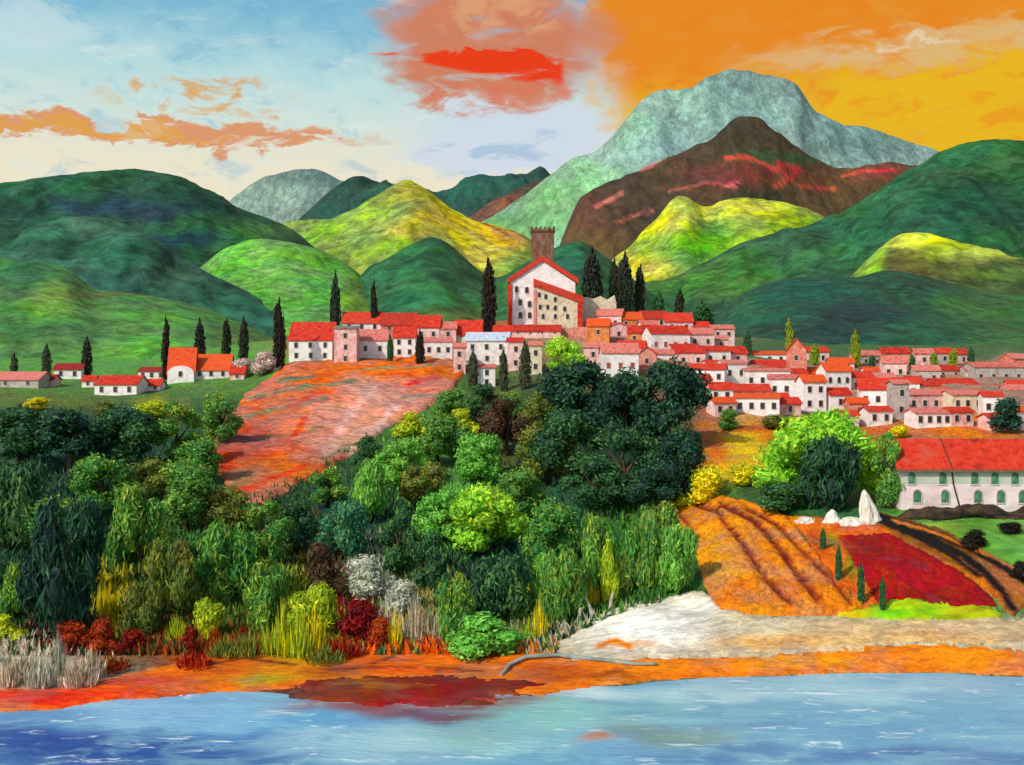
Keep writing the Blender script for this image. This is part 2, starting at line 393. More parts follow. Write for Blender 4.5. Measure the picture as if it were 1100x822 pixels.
hill('hill', 960, 740, [(-700,350),(-100,300),(0,272),(30,246),(60,236),(90,232),(120,235),(145,246),(170,260),(195,277),(220,292),(260,310),(310,335),(345,355)],
     Cmap('#31624a', [(90,245,40,12,'#3d6c52',1.2),(140,270,50,14,'#2f6046'),(60,265,50,12,'#1d4636'),(230,310,40,10,'#285840'),(190,295,40,12,'#417252'),(120,290,60,10,'#2f5c44')], warp=10),
     MID, 'grey-green rounded hill sloping down behind the left hamlet', rough=0.1, step=5, nt=40, seed=11)
hill('hill', 1220, 900, [(860,350),(890,312),(910,301),(930,281),(950,262),(972,250),(1000,253),(1030,262),(1060,268),(1100,278),(1200,300),(1500,340)],
     Cmap('#46562a', [(985,257,46,7,'#e0e020',2.2),(932,284,14,16,'#98c82a',2.0),(1070,270,50,5,'#b8d028',2.0),(1000,285,60,9,'#4a5228',1.5),(975,285,25,12,'#5f5424',1.2),(1080,290,50,8,'#5c7a28'),(1020,275,40,6,'#94a826',1.2)], warp=8),
     MID, 'small hill with a bright yellow-green crest on the right', rough=0.08, step=4, nt=40, seed=12)
hill('hill', 1150, 800, [(345,350),(372,312),(388,298),(400,286),(430,270),(448,260),(463,253),(478,259),(500,277),(518,294),(532,300),(548,292),(570,278),(590,269),(605,262),(625,258),(650,275),(680,300),(730,335)],
     Cmap('#2c5f35', [(460,275,40,20,'#2a5f38'),(430,310,40,20,'#2a6638'),(520,320,40,14,'#356a30'),(610,290,30,25,'#25573a',1.3),(480,320,50,14,'#2f6a38'),(580,300,30,14,'#2c6036'),(480,340,30,8,'#5a6a2e')], warp=8),
     MID, 'dark green hill directly behind the church and central roofs', rough=0.08, step=4, nt=40, seed=13)
hill('hill', 1120, 800, [(120,345),(170,312),(215,288),(228,277),(240,267),(270,257),(300,258),(340,267),(370,281),(392,300),(408,322),(428,355)],
     Cmap('#5f9e3c', [(260,270,40,10,'#70b840',1.2),(300,290,40,12,'#6fb440'),(340,310,40,14,'#5fa43a'),(385,320,14,20,'#7f9c3a'),(250,300,40,10,'#5a9e36'),(310,325,50,10,'#54983a')], warp=8),
     NEAR, 'bright lime green meadow hill behind the left cypresses', rough=0.06, step=4, nt=40, seed=14, zf=50)
hill('hill', 880, 560, [(660,385),(700,352),(730,345),(755,345),(775,338),(800,315),(830,303),(860,298),(890,296),(920,299),(945,291),(970,292),(1000,299),(1050,311),(1100,317),(1300,335),(1700,360)],
     Cmap('#1e4d38', [(880,315,60,14,'#1c5240',1.2),(960,310,40,12,'#244a34'),(1060,330,50,20,'#356a30',1.5),(830,340,50,18,'#1f5240'),(900,355,60,14,'#1d4038'),(980,360,50,14,'#24583a'),(1080,370,40,14,'#3a6e34'),(800,330,30,12,'#2c6038'),(770,360,30,12,'#31583a'),(920,335,50,8,'#1b3a3e')], warp=10),
     NEAR, 'blue-green wooded hill directly behind the right village', rough=0.07, step=4, nt=45, seed=15, zf=48)
hill('hill', 720, 500, [(-700,330),(-100,285),(0,278),(50,283),(75,290),(100,311),(140,315),(190,322),(230,335),(270,352),(310,372),(340,395)],
     Cmap('#4c8238', [(20,300,30,20,'#2f6638'),(60,320,30,16,'#6a9a34',1.1),(120,330,40,14,'#549038'),(180,345,40,12,'#5a983a'),(40,360,50,14,'#467a34'),(150,375,40,12,'#5f9e3a',1.2),(250,365,30,10,'#587a34'),(85,355,30,10,'#4d8a3c'),(100,316,60,3,'#6a5a30')], warp=8),
     NEAR, 'mottled green hillside rising behind the left hamlet', rough=0.06, step=4, nt=40, seed=16, zf=48)

# ------------------------------------------------------------------ draped fields and banks
def drape(name, poly, cmap, mat, label, cat, off=0.25, step=1.2, relief=None, wob=2.0, edge_dip=0.5):
    pts = []
    n = len(poly)
    for i in range(n):
        a, b = poly[i], poly[(i+1) % n]
        L = math.hypot(b[0]-a[0], b[1]-a[1]); m = max(1, int(L/6))
        for k in range(m):
            t = k/m; px = a[0]+(b[0]-a[0])*t; py = a[1]+(b[1]-a[1])*t
            px += wob*fbm(px*0.06, py*0.06, 2.2, 2); py += wob*0.6*fbm(px*0.06, py*0.06, 8.2, 2)
            h = hit(px, py); pts.append(Vector((h.x, h.y)))
    nb = len(pts)
    xs_ = [p.x for p in pts]; ys_ = [p.y for p in pts]
    inner = []
    yy = min(ys_)
    while yy < max(ys_):
        xx = min(xs_) + random.random()*step
        while xx < max(xs_):
            inner.append(Vector((xx+random.uniform(-.3, .3)*step, yy+random.uniform(-.3, .3)*step))); xx += step
        yy += step*1.1
    res = delaunay_2d_cdt(pts+inner, [(i, (i+1) % nb) for i in range(nb)], [list(range(nb))], 1, 1e-4)
    vo, fo = res[0], res[2]; orig = res[3]
    V, C = [], []
    for i, v in enumerate(vo):
        z = tz(v.x, v.y); bd = any(o_ < nb for o_ in orig[i])
        px = CX+F*v.x/v.y; py = CY+(CAMZ-z)/v.y*F
        dz = off + (relief(px, py, v.x, v.y) if relief else 0)
        V.append((v.x, v.y, z + (dz if not bd else -edge_dip*0.2))); C.append(cmap.at(px, py))
    faces = []
    for f in fo:
        a, b, c = (vo[f[0]], vo[f[1]], vo[f[2]])
        faces.append(f if (b-a).cross(c-a) > 0 else f[::-1])
    o = link_mesh(name, make_mesh(name, V, faces, mat, C, True))
    return tag(o, label, cat, kind='structure')

FIELD = paint_mat('tilled_soil', 0.8, (1, 2.2, 1), val=(0.65, 1.35), hue=0.008, bump=0.7, sat=(0.95, 1.12))
SLOPE = paint_mat('terraced_earth', 1.6, (2.6, 1, 1), val=(0.6, 1.4), hue=0.008, bump=0.8, sat=(0.9, 1.12))
SAND = paint_mat('sand', 0.8, (4, 1, 1), val=(0.8, 1.4), hue=0.008, bump=0.6, sat=(0.95, 1.1))

slope_lines = [([(270,430),(330,418),(380,412)],2.2,'#7d7a58'),([(245,455),(300,442),(350,430)],2.0,'#86805c'),([(300,412),(340,408)],2.4,'#6f7454'),
   ([(250,480),(310,470),(350,462)],1.8,'#8f7050'),([(390,400),(470,395)],1.8,'#8a8462'),([(430,430),(480,428)],2,'#8f8a70'),([(340,500),(380,480),(420,470)],2.2,'#8a7a50'),
   ([(250,535),(300,515),(330,505)],3,'#d83a1c'),([(310,440),(345,425)],2.5,'#d8401f'),([(440,415),(470,408)],3,'#d8301f'),([(330,450),(310,480)],3,'#d84a22'),([(400,420),(370,455),(350,490)],4,'#e2a896'),([(425,440),(400,470)],3,'#e6b4a4')]
drape('slope', [(300,400),(318,392),(345,390),(400,388),(455,385),(487,386),(500,398),(486,420),(460,440),(425,455),(395,478),(360,500),(325,520),(285,542),(250,536),(235,510),(222,482),(235,462),(258,432),(280,414)],
   Cmap('#cf6a44', [(390,445,55,24,'#dc9478',1.0),(330,400,40,8,'#d9651f',1.3),(430,393,50,9,'#df6a1f',1.5),(400,430,30,18,'#dd9a80',1.5),(350,470,30,14,'#d88a6c',1.3),(290,440,30,12,'#cf5f34',1.2),(450,415,30,8,'#d9785a'),(270,480,25,16,'#b8503a',1.2),
                    (300,510,30,12,'#c8703a'),(390,460,25,12,'#dba084',1.3),(255,520,14,10,'#9a7450'),(340,430,25,8,'#d8542a'),(480,400,14,10,'#b86a3a'),(370,480,20,8,'#d9b08a'),(245,500,10,12,'#b8341c')],
        lines=slope_lines, warp=10), SLOPE, 'orange and salmon terraced earth slope below the central houses', 'slope', off=0.45, step=1.8, wob=5,
   relief=lambda px, py, x, y: 0.9*((y*0.11+1.6*fbm(x*0.03, y*0.03, 1.0, 2)) % 1.0)+0.7*fbm(x*0.12, y*0.3, 1.0, 3))

rut = [[(748,545),(770,552),(800,590),(822,625),(850,652)], [(775,545),(810,562),(835,590),(855,618),(880,650)], [(800,548),(835,566),(865,598),(890,622),(915,652)], [(718,545),(735,560),(748,580)]]
def rut_relief(px, py, x, y):
    d = 1e9
    for pts in rut:
        for (ax, ay), (bx, by) in zip(pts[:-1], pts[1:]):
            dx, dy = bx-ax, by-ay; t = max(0, min(1, ((px-ax)*dx+(py-ay)*dy)/(dx*dx+dy*dy)))
            d = min(d, math.hypot(px-ax-t*dx, py-ay-t*dy))
    return 0.35-0.5*math.exp(-(d/3.2)**2)+0.3*math.exp(-((d-7)/3.0)**2)
drape('field', [(714,540),(740,536),(775,536),(800,541),(835,552),(855,566),(872,590),(895,620),(930,654),(905,662),(860,662),(800,660),(772,655),(756,630),(748,600),(735,575)],
   Cmap('#d9822a', [(760,600,30,25,'#e0912a',1.2),(790,640,40,14,'#dc7a22'),(840,610,30,25,'#d87a2c',1.2),(730,550,16,12,'#c47a3a'),(880,630,30,20,'#d8762c'),(810,575,25,14,'#e08a30'),(860,575,20,14,'#d98a48'),(780,615,16,12,'#e0a030')],
        lines=[(rut[0],3.6,'#7c2a12'),(rut[1],4.4,'#782610'),(rut[2],3.0,'#8a3614'),(rut[3],3.0,'#8f4420')], warp=5), FIELD,
   'orange ploughed field with curved dark furrows running down to the sand', 'field', off=0.3, step=0.8, relief=rut_relief)
drape('field', [(893,572),(910,566),(935,563),(965,576),(1005,598),(1045,622),(1074,652),(1040,658),(1000,652),(965,648),(940,658),(936,650),(925,628),(906,600)],
   Cmap('#960f10', [(960,620,40,20,'#9c0e10',1.5),(910,590,14,8,'#a8301a',0.8),(1010,640,30,10,'#8f1412'),(940,590,20,10,'#8a1a18'),(885,578,14,8,'#d8601c',1.4),(930,640,14,14,'#8a1c16'),(990,620,30,10,'#ad1a14')], warp=5), FIELD, 'deep red field beside the orange ploughed field', 'field', off=0.3, step=0.9)
drape('bank', [(838,556),(868,556),(905,560),(945,566),(962,574),(940,576),(905,578),(904,582),(917,603),(934,628),(946,652),(930,658),(900,627),(878,598),(860,570)],
   Cmap('#d8641c', [(900,570,30,6,'#df6a1c'),(880,585,12,12,'#c4561c'),(910,630,10,12,'#b8581c'),(915,610,6,12,'#6d7a2a',1.4),(893,582,5,7,'#7a8a2c',1.4),(850,560,14,5,'#d98a48')], warp=4), FIELD, 'bright orange earth bank edging the red field', 'bank', off=0.42, step=0.7, wob=1.2)
drape('meadow', [(935,562),(975,562),(1030,560),(1060,556),(1130,556),(1420,560),(1420,660),(1110,628),(1060,600),(1000,574)],
   Cmap('#5f9c3a', [(1050,590,40,20,'#69a83e',1.2),(1080,620,30,14,'#5a9a3a'),(1000,570,40,6,'#86963a'),(960,566,20,5,'#a8b88a',1.2),(1090,570,40,10,'#6fae40')], warp=6), NEAR,
   'green meadow in front of the long pink house', 'meadow', off=0.25, step=1.2)
tl = [([(930,556),(965,568),(1000,582),(1035,600),(1060,620),(1078,640),(1088,658)],5.2,'#120e0a'), ([(936,555),(975,566),(1015,580),(1060,602),(1105,630)],4.4,'#16110c'),
      ([(945,563),(985,580),(1025,602),(1050,622)],3.0,'#18120c'), ([(960,562),(1000,574),(1050,594),(1105,620)],1.8,'#d8741e')]
drape('track', [(922,554),(945,553),(980,561),(1015,572),(1060,594),(1110,622),(1110,654),(1100,652),(1090,662),(1082,660),(1070,645),(1045,624),(1005,602),(960,578)],
   Cmap('#9a5a20', [(1080,630,25,14,'#c46a20',1.2),(1000,580,40,8,'#7a4a20')], lines=tl, warp=3), FIELD, 'dark rutted farm track between red field and green meadow', 'track', off=0.5, step=0.6, wob=1.0)
drape('sand', [(575,700),(590,690),(612,688),(625,672),(650,660),(690,648),(730,640),(755,634),(776,655),(810,662),(860,664),(905,664),(960,662),(1040,664),(1110,664),(1420,664),(1420,700),(1100,697),(1040,692),(980,690),(900,700),(800,706),(700,708),(620,712)],
   Cmap('#bda988', [(690,680,55,18,'#eeebdc',1.8),(740,652,28,12,'#e2decc',1.4),(650,690,30,10,'#cfc5a8',1.2),(800,680,60,12,'#b9ae90'),(930,675,60,9,'#b89c70',1.3),(1050,676,60,8,'#c8a878',1.4),(840,692,70,7,'#d49a50',1.3),(930,692,70,6,'#c8a878',1.2),(720,690,40,6,'#e2ddcc',1.3),(1000,687,80,6,'#c09058',1.4),(680,697,30,4,'#d8822a',1.2)],
        lines=[([(640,698),(660,692),(680,700)],2.5,'#d87a22')], warp=10), SAND, 'pale beige and white sand bank along the right shore', 'beach', off=0.3, step=0.8, wob=3, relief=lambda px, py, x, y: 0.8*math.exp(-((px-690)/70)**2-((py-672)/22)**2))
drape('grass', [(893,661),(925,655),(945,650),(965,645),(985,645),(1000,650),(1030,652),(1060,654),(1078,663),(1040,669),(990,668),(950,669),(930,667)],
   Cmap('#8f9c28', [(970,652,20,6,'#9cb028',1.3),(1030,660,30,4,'#b4b028',1.2),(960,662,20,4,'#63a22c',1.2),(910,662,16,4,'#c8a822'),(1000,660,16,4,'#5fa02c')], warp=4), NEAR, 'strip of yellow-green grass below the red field', 'grass', off=0.5, step=0.6, relief=lambda px, py, x, y: 0.4*fbm(x*.5, y*.5, 0, 2))
shore_c = Cmap('#d9701c', [(60,752,80,9,'#e23c12',1.6),(150,738,60,9,'#dd4c14',1.4),(240,718,50,10,'#d0601a',1.2),(330,706,40,8,'#b78a20',1.2),(290,722,40,6,'#c4862a'),(440,712,80,10,'#dd5f18',1.5),(520,700,30,8,'#cc4e1a'),(600,720,40,8,'#b8521c'),
      (700,716,60,6,'#df7a1c',1.4),(850,712,80,6,'#e38a1e',1.5),(1000,706,70,8,'#e07c1a',1.6),(1080,714,30,6,'#d87a1e'),(360,722,40,5,'#9a4a1e'),(280,730,30,5,'#a8a02c'),(640,726,40,3,'#9a3c18')], warp=8,
      lines=[([(200,720),(260,708),(320,716)],1.8,'#6b3a1e'),([(350,720),(420,718),(520,722)],1.6,'#7c3a1a'),([(400,714),(440,700)],1.5,'#6b3018'),([(145,722),(170,716),(185,708)],2,'#8f8a80')])
drape('shore', [(-260,742),(0,742),(60,740),(105,733),(140,722),(190,712),(240,704),(280,698),(340,698),(400,696),(450,690),(500,686),(560,695),(600,703),(650,707),(720,707),(800,705),(880,700),(930,694),(990,690),(1040,692),(1100,697),(1420,700),(1420,735),(1100,731),(1075,726),(1040,725),(980,724),(900,725),(800,729),(720,731),(640,739),(580,748),(500,742),(420,738),(340,738),(290,743),(200,749),(100,758),(0,770),(-260,772)],
   shore_c, SAND, 'orange and red-brown earth shore along the waterline', 'shore', off=0.18, step=0.9, wob=3, edge_dip=1.2)
drape('mud', [(300,738),(345,731),(420,727),(500,728),(560,732),(600,738),(560,742),(575,748),(530,748),(552,754),(500,756),(470,762),(430,757),(390,764),(360,757),(330,762),(345,752),(312,748),(336,744)],
   Cmap('#7a2a1e', [(370,750,40,8,'#7c3420'),(430,755,25,8,'#9a1c22',1.3),(500,758,40,10,'#96181c',1.5),(460,772,50,5,'#6f2c24'),(400,738,40,4,'#9a5a20'),(545,752,16,8,'#a8502a')], warp=10), SAND,
   'dark maroon mud flat reaching into the water', 'mud', off=0.22, step=0.8, wob=7, edge_dip=2.0)
drape('field', [(758,478),(775,465),(800,458),(838,456),(850,464),(843,485),(838,500),(815,506),(780,505),(765,495)],
   Cmap('#d9a51e', [(800,480,20,10,'#e0b81c',1.3),(830,470,16,8,'#cf7a1e'),(770,485,10,12,'#cf5f1c',1.2),(800,462,30,4,'#b8481c',1.2),(820,492,14,6,'#d8c01c')], warp=7), FIELD,
   'small golden yellow field under the right village', 'field', off=0.35, step=1.2, wob=3)

# ------------------------------------------------------------------ vegetation
PAL = {
 'dark': ['#305634','#3a6a38','#4a7a3a','#2a5440','#628c40','#284a36'], 'darkest': ['#1a3530','#1f4234','#28523a','#17302e','#31603a','#3d6e3c'],
 'mid': ['#468038','#56943c','#6ea640','#3e743a','#7ca63a','#a4b038'], 'teal': ['#38765a','#4a8c62','#32684e','#5a985a','#366e58','#72a85c'],
 'bright': ['#6cb042','#82c04e','#5ea03c','#98d05c','#509238'], 'lime': ['#a0d43c','#88c43c','#bcdc40','#78b838','#c8d83a'],
 'olive': ['#6a7a30','#7c842c','#5a6a2e','#94902e','#56783a','#8a7a30'], 'yellow': ['#ecd820','#ccc82a','#f4dc30','#b0bc30','#e0c824'],
 'yellowgreen': ['#b4c82c','#ccd02c','#98b42e','#dcd82a','#84a42e'], 'brown': ['#5a4326','#6b3f22','#4a3a26','#5f5030','#3f3a24'],
 'red': ['#8c1418','#6e1418','#a32018','#7c2018','#5c1a16'], 'rust': ['#b8481a','#9a3818','#8a2a18','#c86020','#7a3418'],
 'beige': ['#cdbea0','#b0ac84','#dccfb8','#a4a078','#c0a890'], 'mist': ['#bcbca4','#a4ac90','#d2cdb8','#96a084','#dcd6c4'],
 'cypress': ['#2a3624','#363f28','#232e28','#40462c','#2f281f'], 'cypressbrown': ['#2c2218','#3a2c1c','#33301e','#241c16','#40341f'],
 'cypressgrey': ['#4a5236','#5a5c3c','#3f4a34','#525840','#464a30'], 'cypressgreen': ['#2f6238','#3a6a34','#285a36','#44743a','#35603a'],
 'cypressyellow': ['#7f9a24','#98a828','#6a8a28','#b0b428','#5f7f2a'], 'blossom': ['#d8c4b8','#e2d4ca','#c4a898','#cdb8a8','#b89c8c'],
 'black': ['#1e1a14','#2a2218','#14140f','#33281a','#201c18'], 'dull': ['#4f7a42','#577f44','#456f40','#5f7f48','#527044'],
}
def dabs(C, D, N, L, W, cols, bend=0.25):
    S = np.cross(D, N); S /= (np.linalg.norm(S, axis=1, keepdims=True)+1e-9)
    N2 = np.cross(S, D)
    L = L[:, None]; W = W[:, None]
    v0 = C-D*L*0.5; v1 = C-D*L*0.1+S*W*0.5+N2*W*bend; v2 = C+D*L*0.5; v3 = C-D*L*0.1-S*W*0.5+N2*W*bend
    V = np.stack([v0, v1, v2, v3], 1).reshape(-1, 3)
    n = len(C); Fq = np.arange(4*n).reshape(n, 4)
    return V, Fq, np.repeat(cols, 4, axis=0)
def unit(a): return a/(np.linalg.norm(a, axis=1, keepdims=True)+1e-9)
ICO = None
def ico():
    global ICO
    if ICO is None:
        bm = bmesh.new(); bmesh.ops.create_icosphere(bm, subdivisions=2, radius=1.0)
        ICO = (np.array([v.co[:] for v in bm.verts]), [tuple(v.index for v in f.verts) for f in bm.faces]); bm.free()
    return ICO
CROWNS = {}
def crown_mesh(kind, pal, var):
    key = (kind, pal, var)
    if key in CROWNS: return CROWNS[key]
    r = np.random.default_rng(abs(hash((len(kind)*31+sum(map(ord, kind)), sum(map(ord, pal)), var))) % 10**6)
    cols = np.array([lin(c) for c in PAL[pal]])
    clumps = []   # centre, radius vec, colour
    if kind == 'round':
        for i in range(15):
            a = r.uniform(0, 6.283); h = r.uniform(0.0, 1.0); rad = 0.30*math.sin(math.pi*min(.97, 0.22+0.68*h))*r.uniform(.7, 1.15)
            rr = r.uniform(.12, .2)
            clumps.append(((rad*math.cos(a), rad*math.sin(a), 0.24+0.62*h), (rr, rr, rr*0.85)))
        L, W, n, up = 0.066, 0.034, 200, 0.0
    elif kind == 'oval':
        for i in range(14):
            h = i/13.0; a = r.uniform(0, 6.283); rad = 0.26*math.sin(math.pi*(0.12+0.8*h))**0.8
            rr = r.uniform(.13, .19)*(1-0.35*h)
            clumps.append(((rad*math.cos(a), rad*math.sin(a), 0.16+0.72*h), (rr*1.1, rr*1.1, rr*0.9)))
        L, W, n, up = 0.08, 0.032, 180, -0.8
    elif kind == 'weep':
        for i in range(13):
            a = r.uniform(0, 6.283); h = r.uniform(0, 1); rad = r.uniform(.1, .36)*(1-0.35*h)
            rr = r.uniform(.11, .17)
            clumps.append(((rad*math.cos(a), rad*math.sin(a), 0.18+0.64*h), (rr, rr, rr*1.5)))
        L, W, n, up = 0.14, 0.034, 170, -2.2
    elif kind == 'shrub':
        for i in range(11):
            a = r.uniform(0, 6.283); h = r.uniform(0, 1); rad = r.uniform(.05, .34)*(1-0.6*h)
            rr = r.uniform(.14, .22)
            clumps.append(((rad*math.cos(a), rad*math.sin(a), 0.15+0.6*h), (rr, rr, rr)))
        L, W, n, up = 0.10, 0.045, 150, 0.6
    elif kind == 'dome':
        for i in range(22):
            a = r.uniform(0, 6.283); h = r.uniform(0, 1); rad = 0.38*math.sqrt(max(0, 1-(0.95*h)**2))*r.uniform(.6, 1)
            clumps.append(((rad*math.cos(a), rad*math.sin(a), 0.1+0.74*h), (.15, .15, .15)))
        L, W, n, up = 0.075, 0.028, 190, -1.6
    elif kind == 'cypress':
        for i in range(16):
            h = i/15.0; rr = 0.40*(math.sin(math.pi*min(1, 0.2+0.8*h))**0.42)+0.04
            if h > .93: rr *= .6
            clumps.append(((r.normal(0, .05), r.normal(0, .05), 0.04+0.9*h), (rr, rr, 0.075)))
        L, W, n, up = 0.085, 0.14, 75, 3.0
    elif kind == 'reed':
        clumps = []
        n = 210; a = r.uniform(0, 6.283, n); rad = 0.55*r.uniform(0, 1, n)**0.8
        hgt = r.uniform(.2, 1.0, n)**0.8*(1-0.9*rad)*r.choice([1, 1, .8, .6], n)
        C = np.stack([rad*np.cos(a), rad*np.sin(a), hgt*0.5], 1)
        D = unit(np.stack([rad*np.cos(a)*.55+r.normal(0, .1, n), rad*np.sin(a)*.55+r.normal(0, .1, n), np.ones(n)], 1))
        N = unit(np.stack([r.normal(0, 1, n), r.normal(-1, .6, n), np.zeros(n)], 1))
        V, Fq, cc = dabs(C, D, N, hgt, r.uniform(.03, .09, n), cols[r.integers(0, len(cols), n)]*r.uniform(.85, 1.15, (n, 1)), 0.3)
        me = make_mesh('reed_blades', V, Fq.tolist(), LEAF, cc); CROWNS[key] = me; return me
    VV, FF, CC, off = [], [], [], 0
    iv, ifc = ico()
    for c, rr in clumps:
        c = np.array(c); rr = np.array(rr)
        base = cols[r.integers(0, len(cols))]
        # branchy core
        k = 0.72*(1+r.normal(0, .10, (len(iv), 1))); cv = c+iv*rr*k
        cv[:, 2] = np.maximum(cv[:, 2], 0.005)
        VV.append(cv); FF += [tuple(q+off for q in f) for f in ifc]; CC.append(np.repeat(cols[[0]], len(iv), 0)); off += len(iv)
        d = unit(r.normal(0, 1, (n, 3)))
        pos = c+d*rr*r.uniform(.72, 1.18, (n, 1)); pos[:, 2] = np.clip(pos[:, 2], 0.03, None)
        nrm = unit(d/rr + r.normal(0, .5, (n, 3))/rr.mean())
        dr = r.normal(0, 1, (n, 3)); dr[:, 2] += up*abs(1 if up else 1)
        dr = dr - nrm*np.sum(dr*nrm, 1, keepdims=True)*0.8
        dr = unit(dr)
        pick = cols[r.integers(0, len(cols), n)]
        cc = (0.4*base+0.6*pick)*r.uniform(.7, 1.35, (n, 1))
        V, Fq, cc = dabs(pos, dr, nrm, L*r.uniform(.6, 1.3, n), W*r.uniform(.6, 1.3, n), cc)
        VV.append(V); FF += (Fq+off).tolist(); CC.append(cc); off += len(V)
    V = np.concatenate(VV); cc = np.concatenate(CC)
    m = V.copy()
    if kind == 'cypress': V[:, 2] *= 1.0/max(V[:, 2].max(), 1e-6)
    else:
        V[:, 2] *= 1.0/V[:, 2].max(); s = np.percentile(np.abs(V[:, :2]), 99.5); V[:, :2] *= 0.5/s
    me = make_mesh('crown', V, FF, LEAF, cc); CROWNS[key] = me
    return me
TRUNK = None
def trunk_mesh():
    global TRUNK
    if TRUNK: return TRUNK
    bm = bmesh.new()
    def limb(a, b, r0, r1, n=8):
        a, b = Vector(a), Vector(b); d = (b-a).normalized(); s = d.orthogonal().normalized(); t = d.cross(s)
        r_ = []
        for p, q in ((a, r0), ((a+b)/2+s*r0*.3, (r0+r1)/2), (b, r1)):
            r_.append([bm.verts.new(p+(s*math.cos(2*math.pi*i/n)+t*math.sin(2*math.pi*i/n))*q) for i in range(n)])
        for k in range(2):
            for i in range(n): bm.faces.new((r_[k][i], r_[k][(i+1) % n], r_[k+1][(i+1) % n], r_[k+1][i]))
        bm.faces.new(r_[2])
    limb((0, 0, -0.06), (0.01, 0, .45), .045, .028)
    limb((0.01, 0, .42), (.18, .05, .7), .024, .01); limb((0.01, 0, .4), (-.17, -.06, .68), .024, .01); limb((0.01, 0, .44), (.0, .1, .8), .022, .008); limb((0, 0, .36), (.02, -.2, .6), .02, .008)
    me = bpy.data.meshes.new('trunk'); bm.to_mesh(me); bm.free(); me.materials.append(BARK); TRUNK = me; return me
NTREE = [0]
NAMES = {'round': 'tree', 'oval': 'tree', 'weep': 'tree', 'shrub': 'shrub', 'dome': 'tree', 'cypress': 'cypress_tree', 'reed': 'reed_clump'}
CATS = {'round': 'tree', 'oval': 'tree', 'weep': 'tree', 'shrub': 'shrub', 'dome': 'tree', 'cypress': 'cypress', 'reed': 'reeds'}
def plant(kind, pal, px, py, w, h, label, Y=None, group=None, name=None, cat=None):
    """px, py: foot of the plant as seen from the river viewpoint; w, h its apparent size there"""
    if Y is None: p = hit(px, py)
    else:
        x = (px-CX)/F*Y; p = Vector((x, Y, tz(x, Y)))
        h = (p.z - (CAMZ-(py-h-CY)/F*Y))*-1*F/Y    # keep the top where it shows
    s = p.y/F; NTREE[0] += 1; i = NTREE[0]
    root = empty(name or NAMES[kind], p, random.uniform(0, 6.28))
    sw = w*s*1.02; sh = h*s
    root.scale = (sw, sw, sh)
    tag(root, label, cat or CATS[kind], group)
    c = link_mesh('blades' if kind == 'reed' else ('foliage' if kind == 'shrub' else 'crown'), crown_mesh(kind, pal, i % 2), root)
    if kind not in ('reed', 'shrub'):
        t = link_mesh('trunk', trunk_mesh(), root)
        if kind == 'cypress': t.scale = (1.6, 1.6, 0.9)
    return root

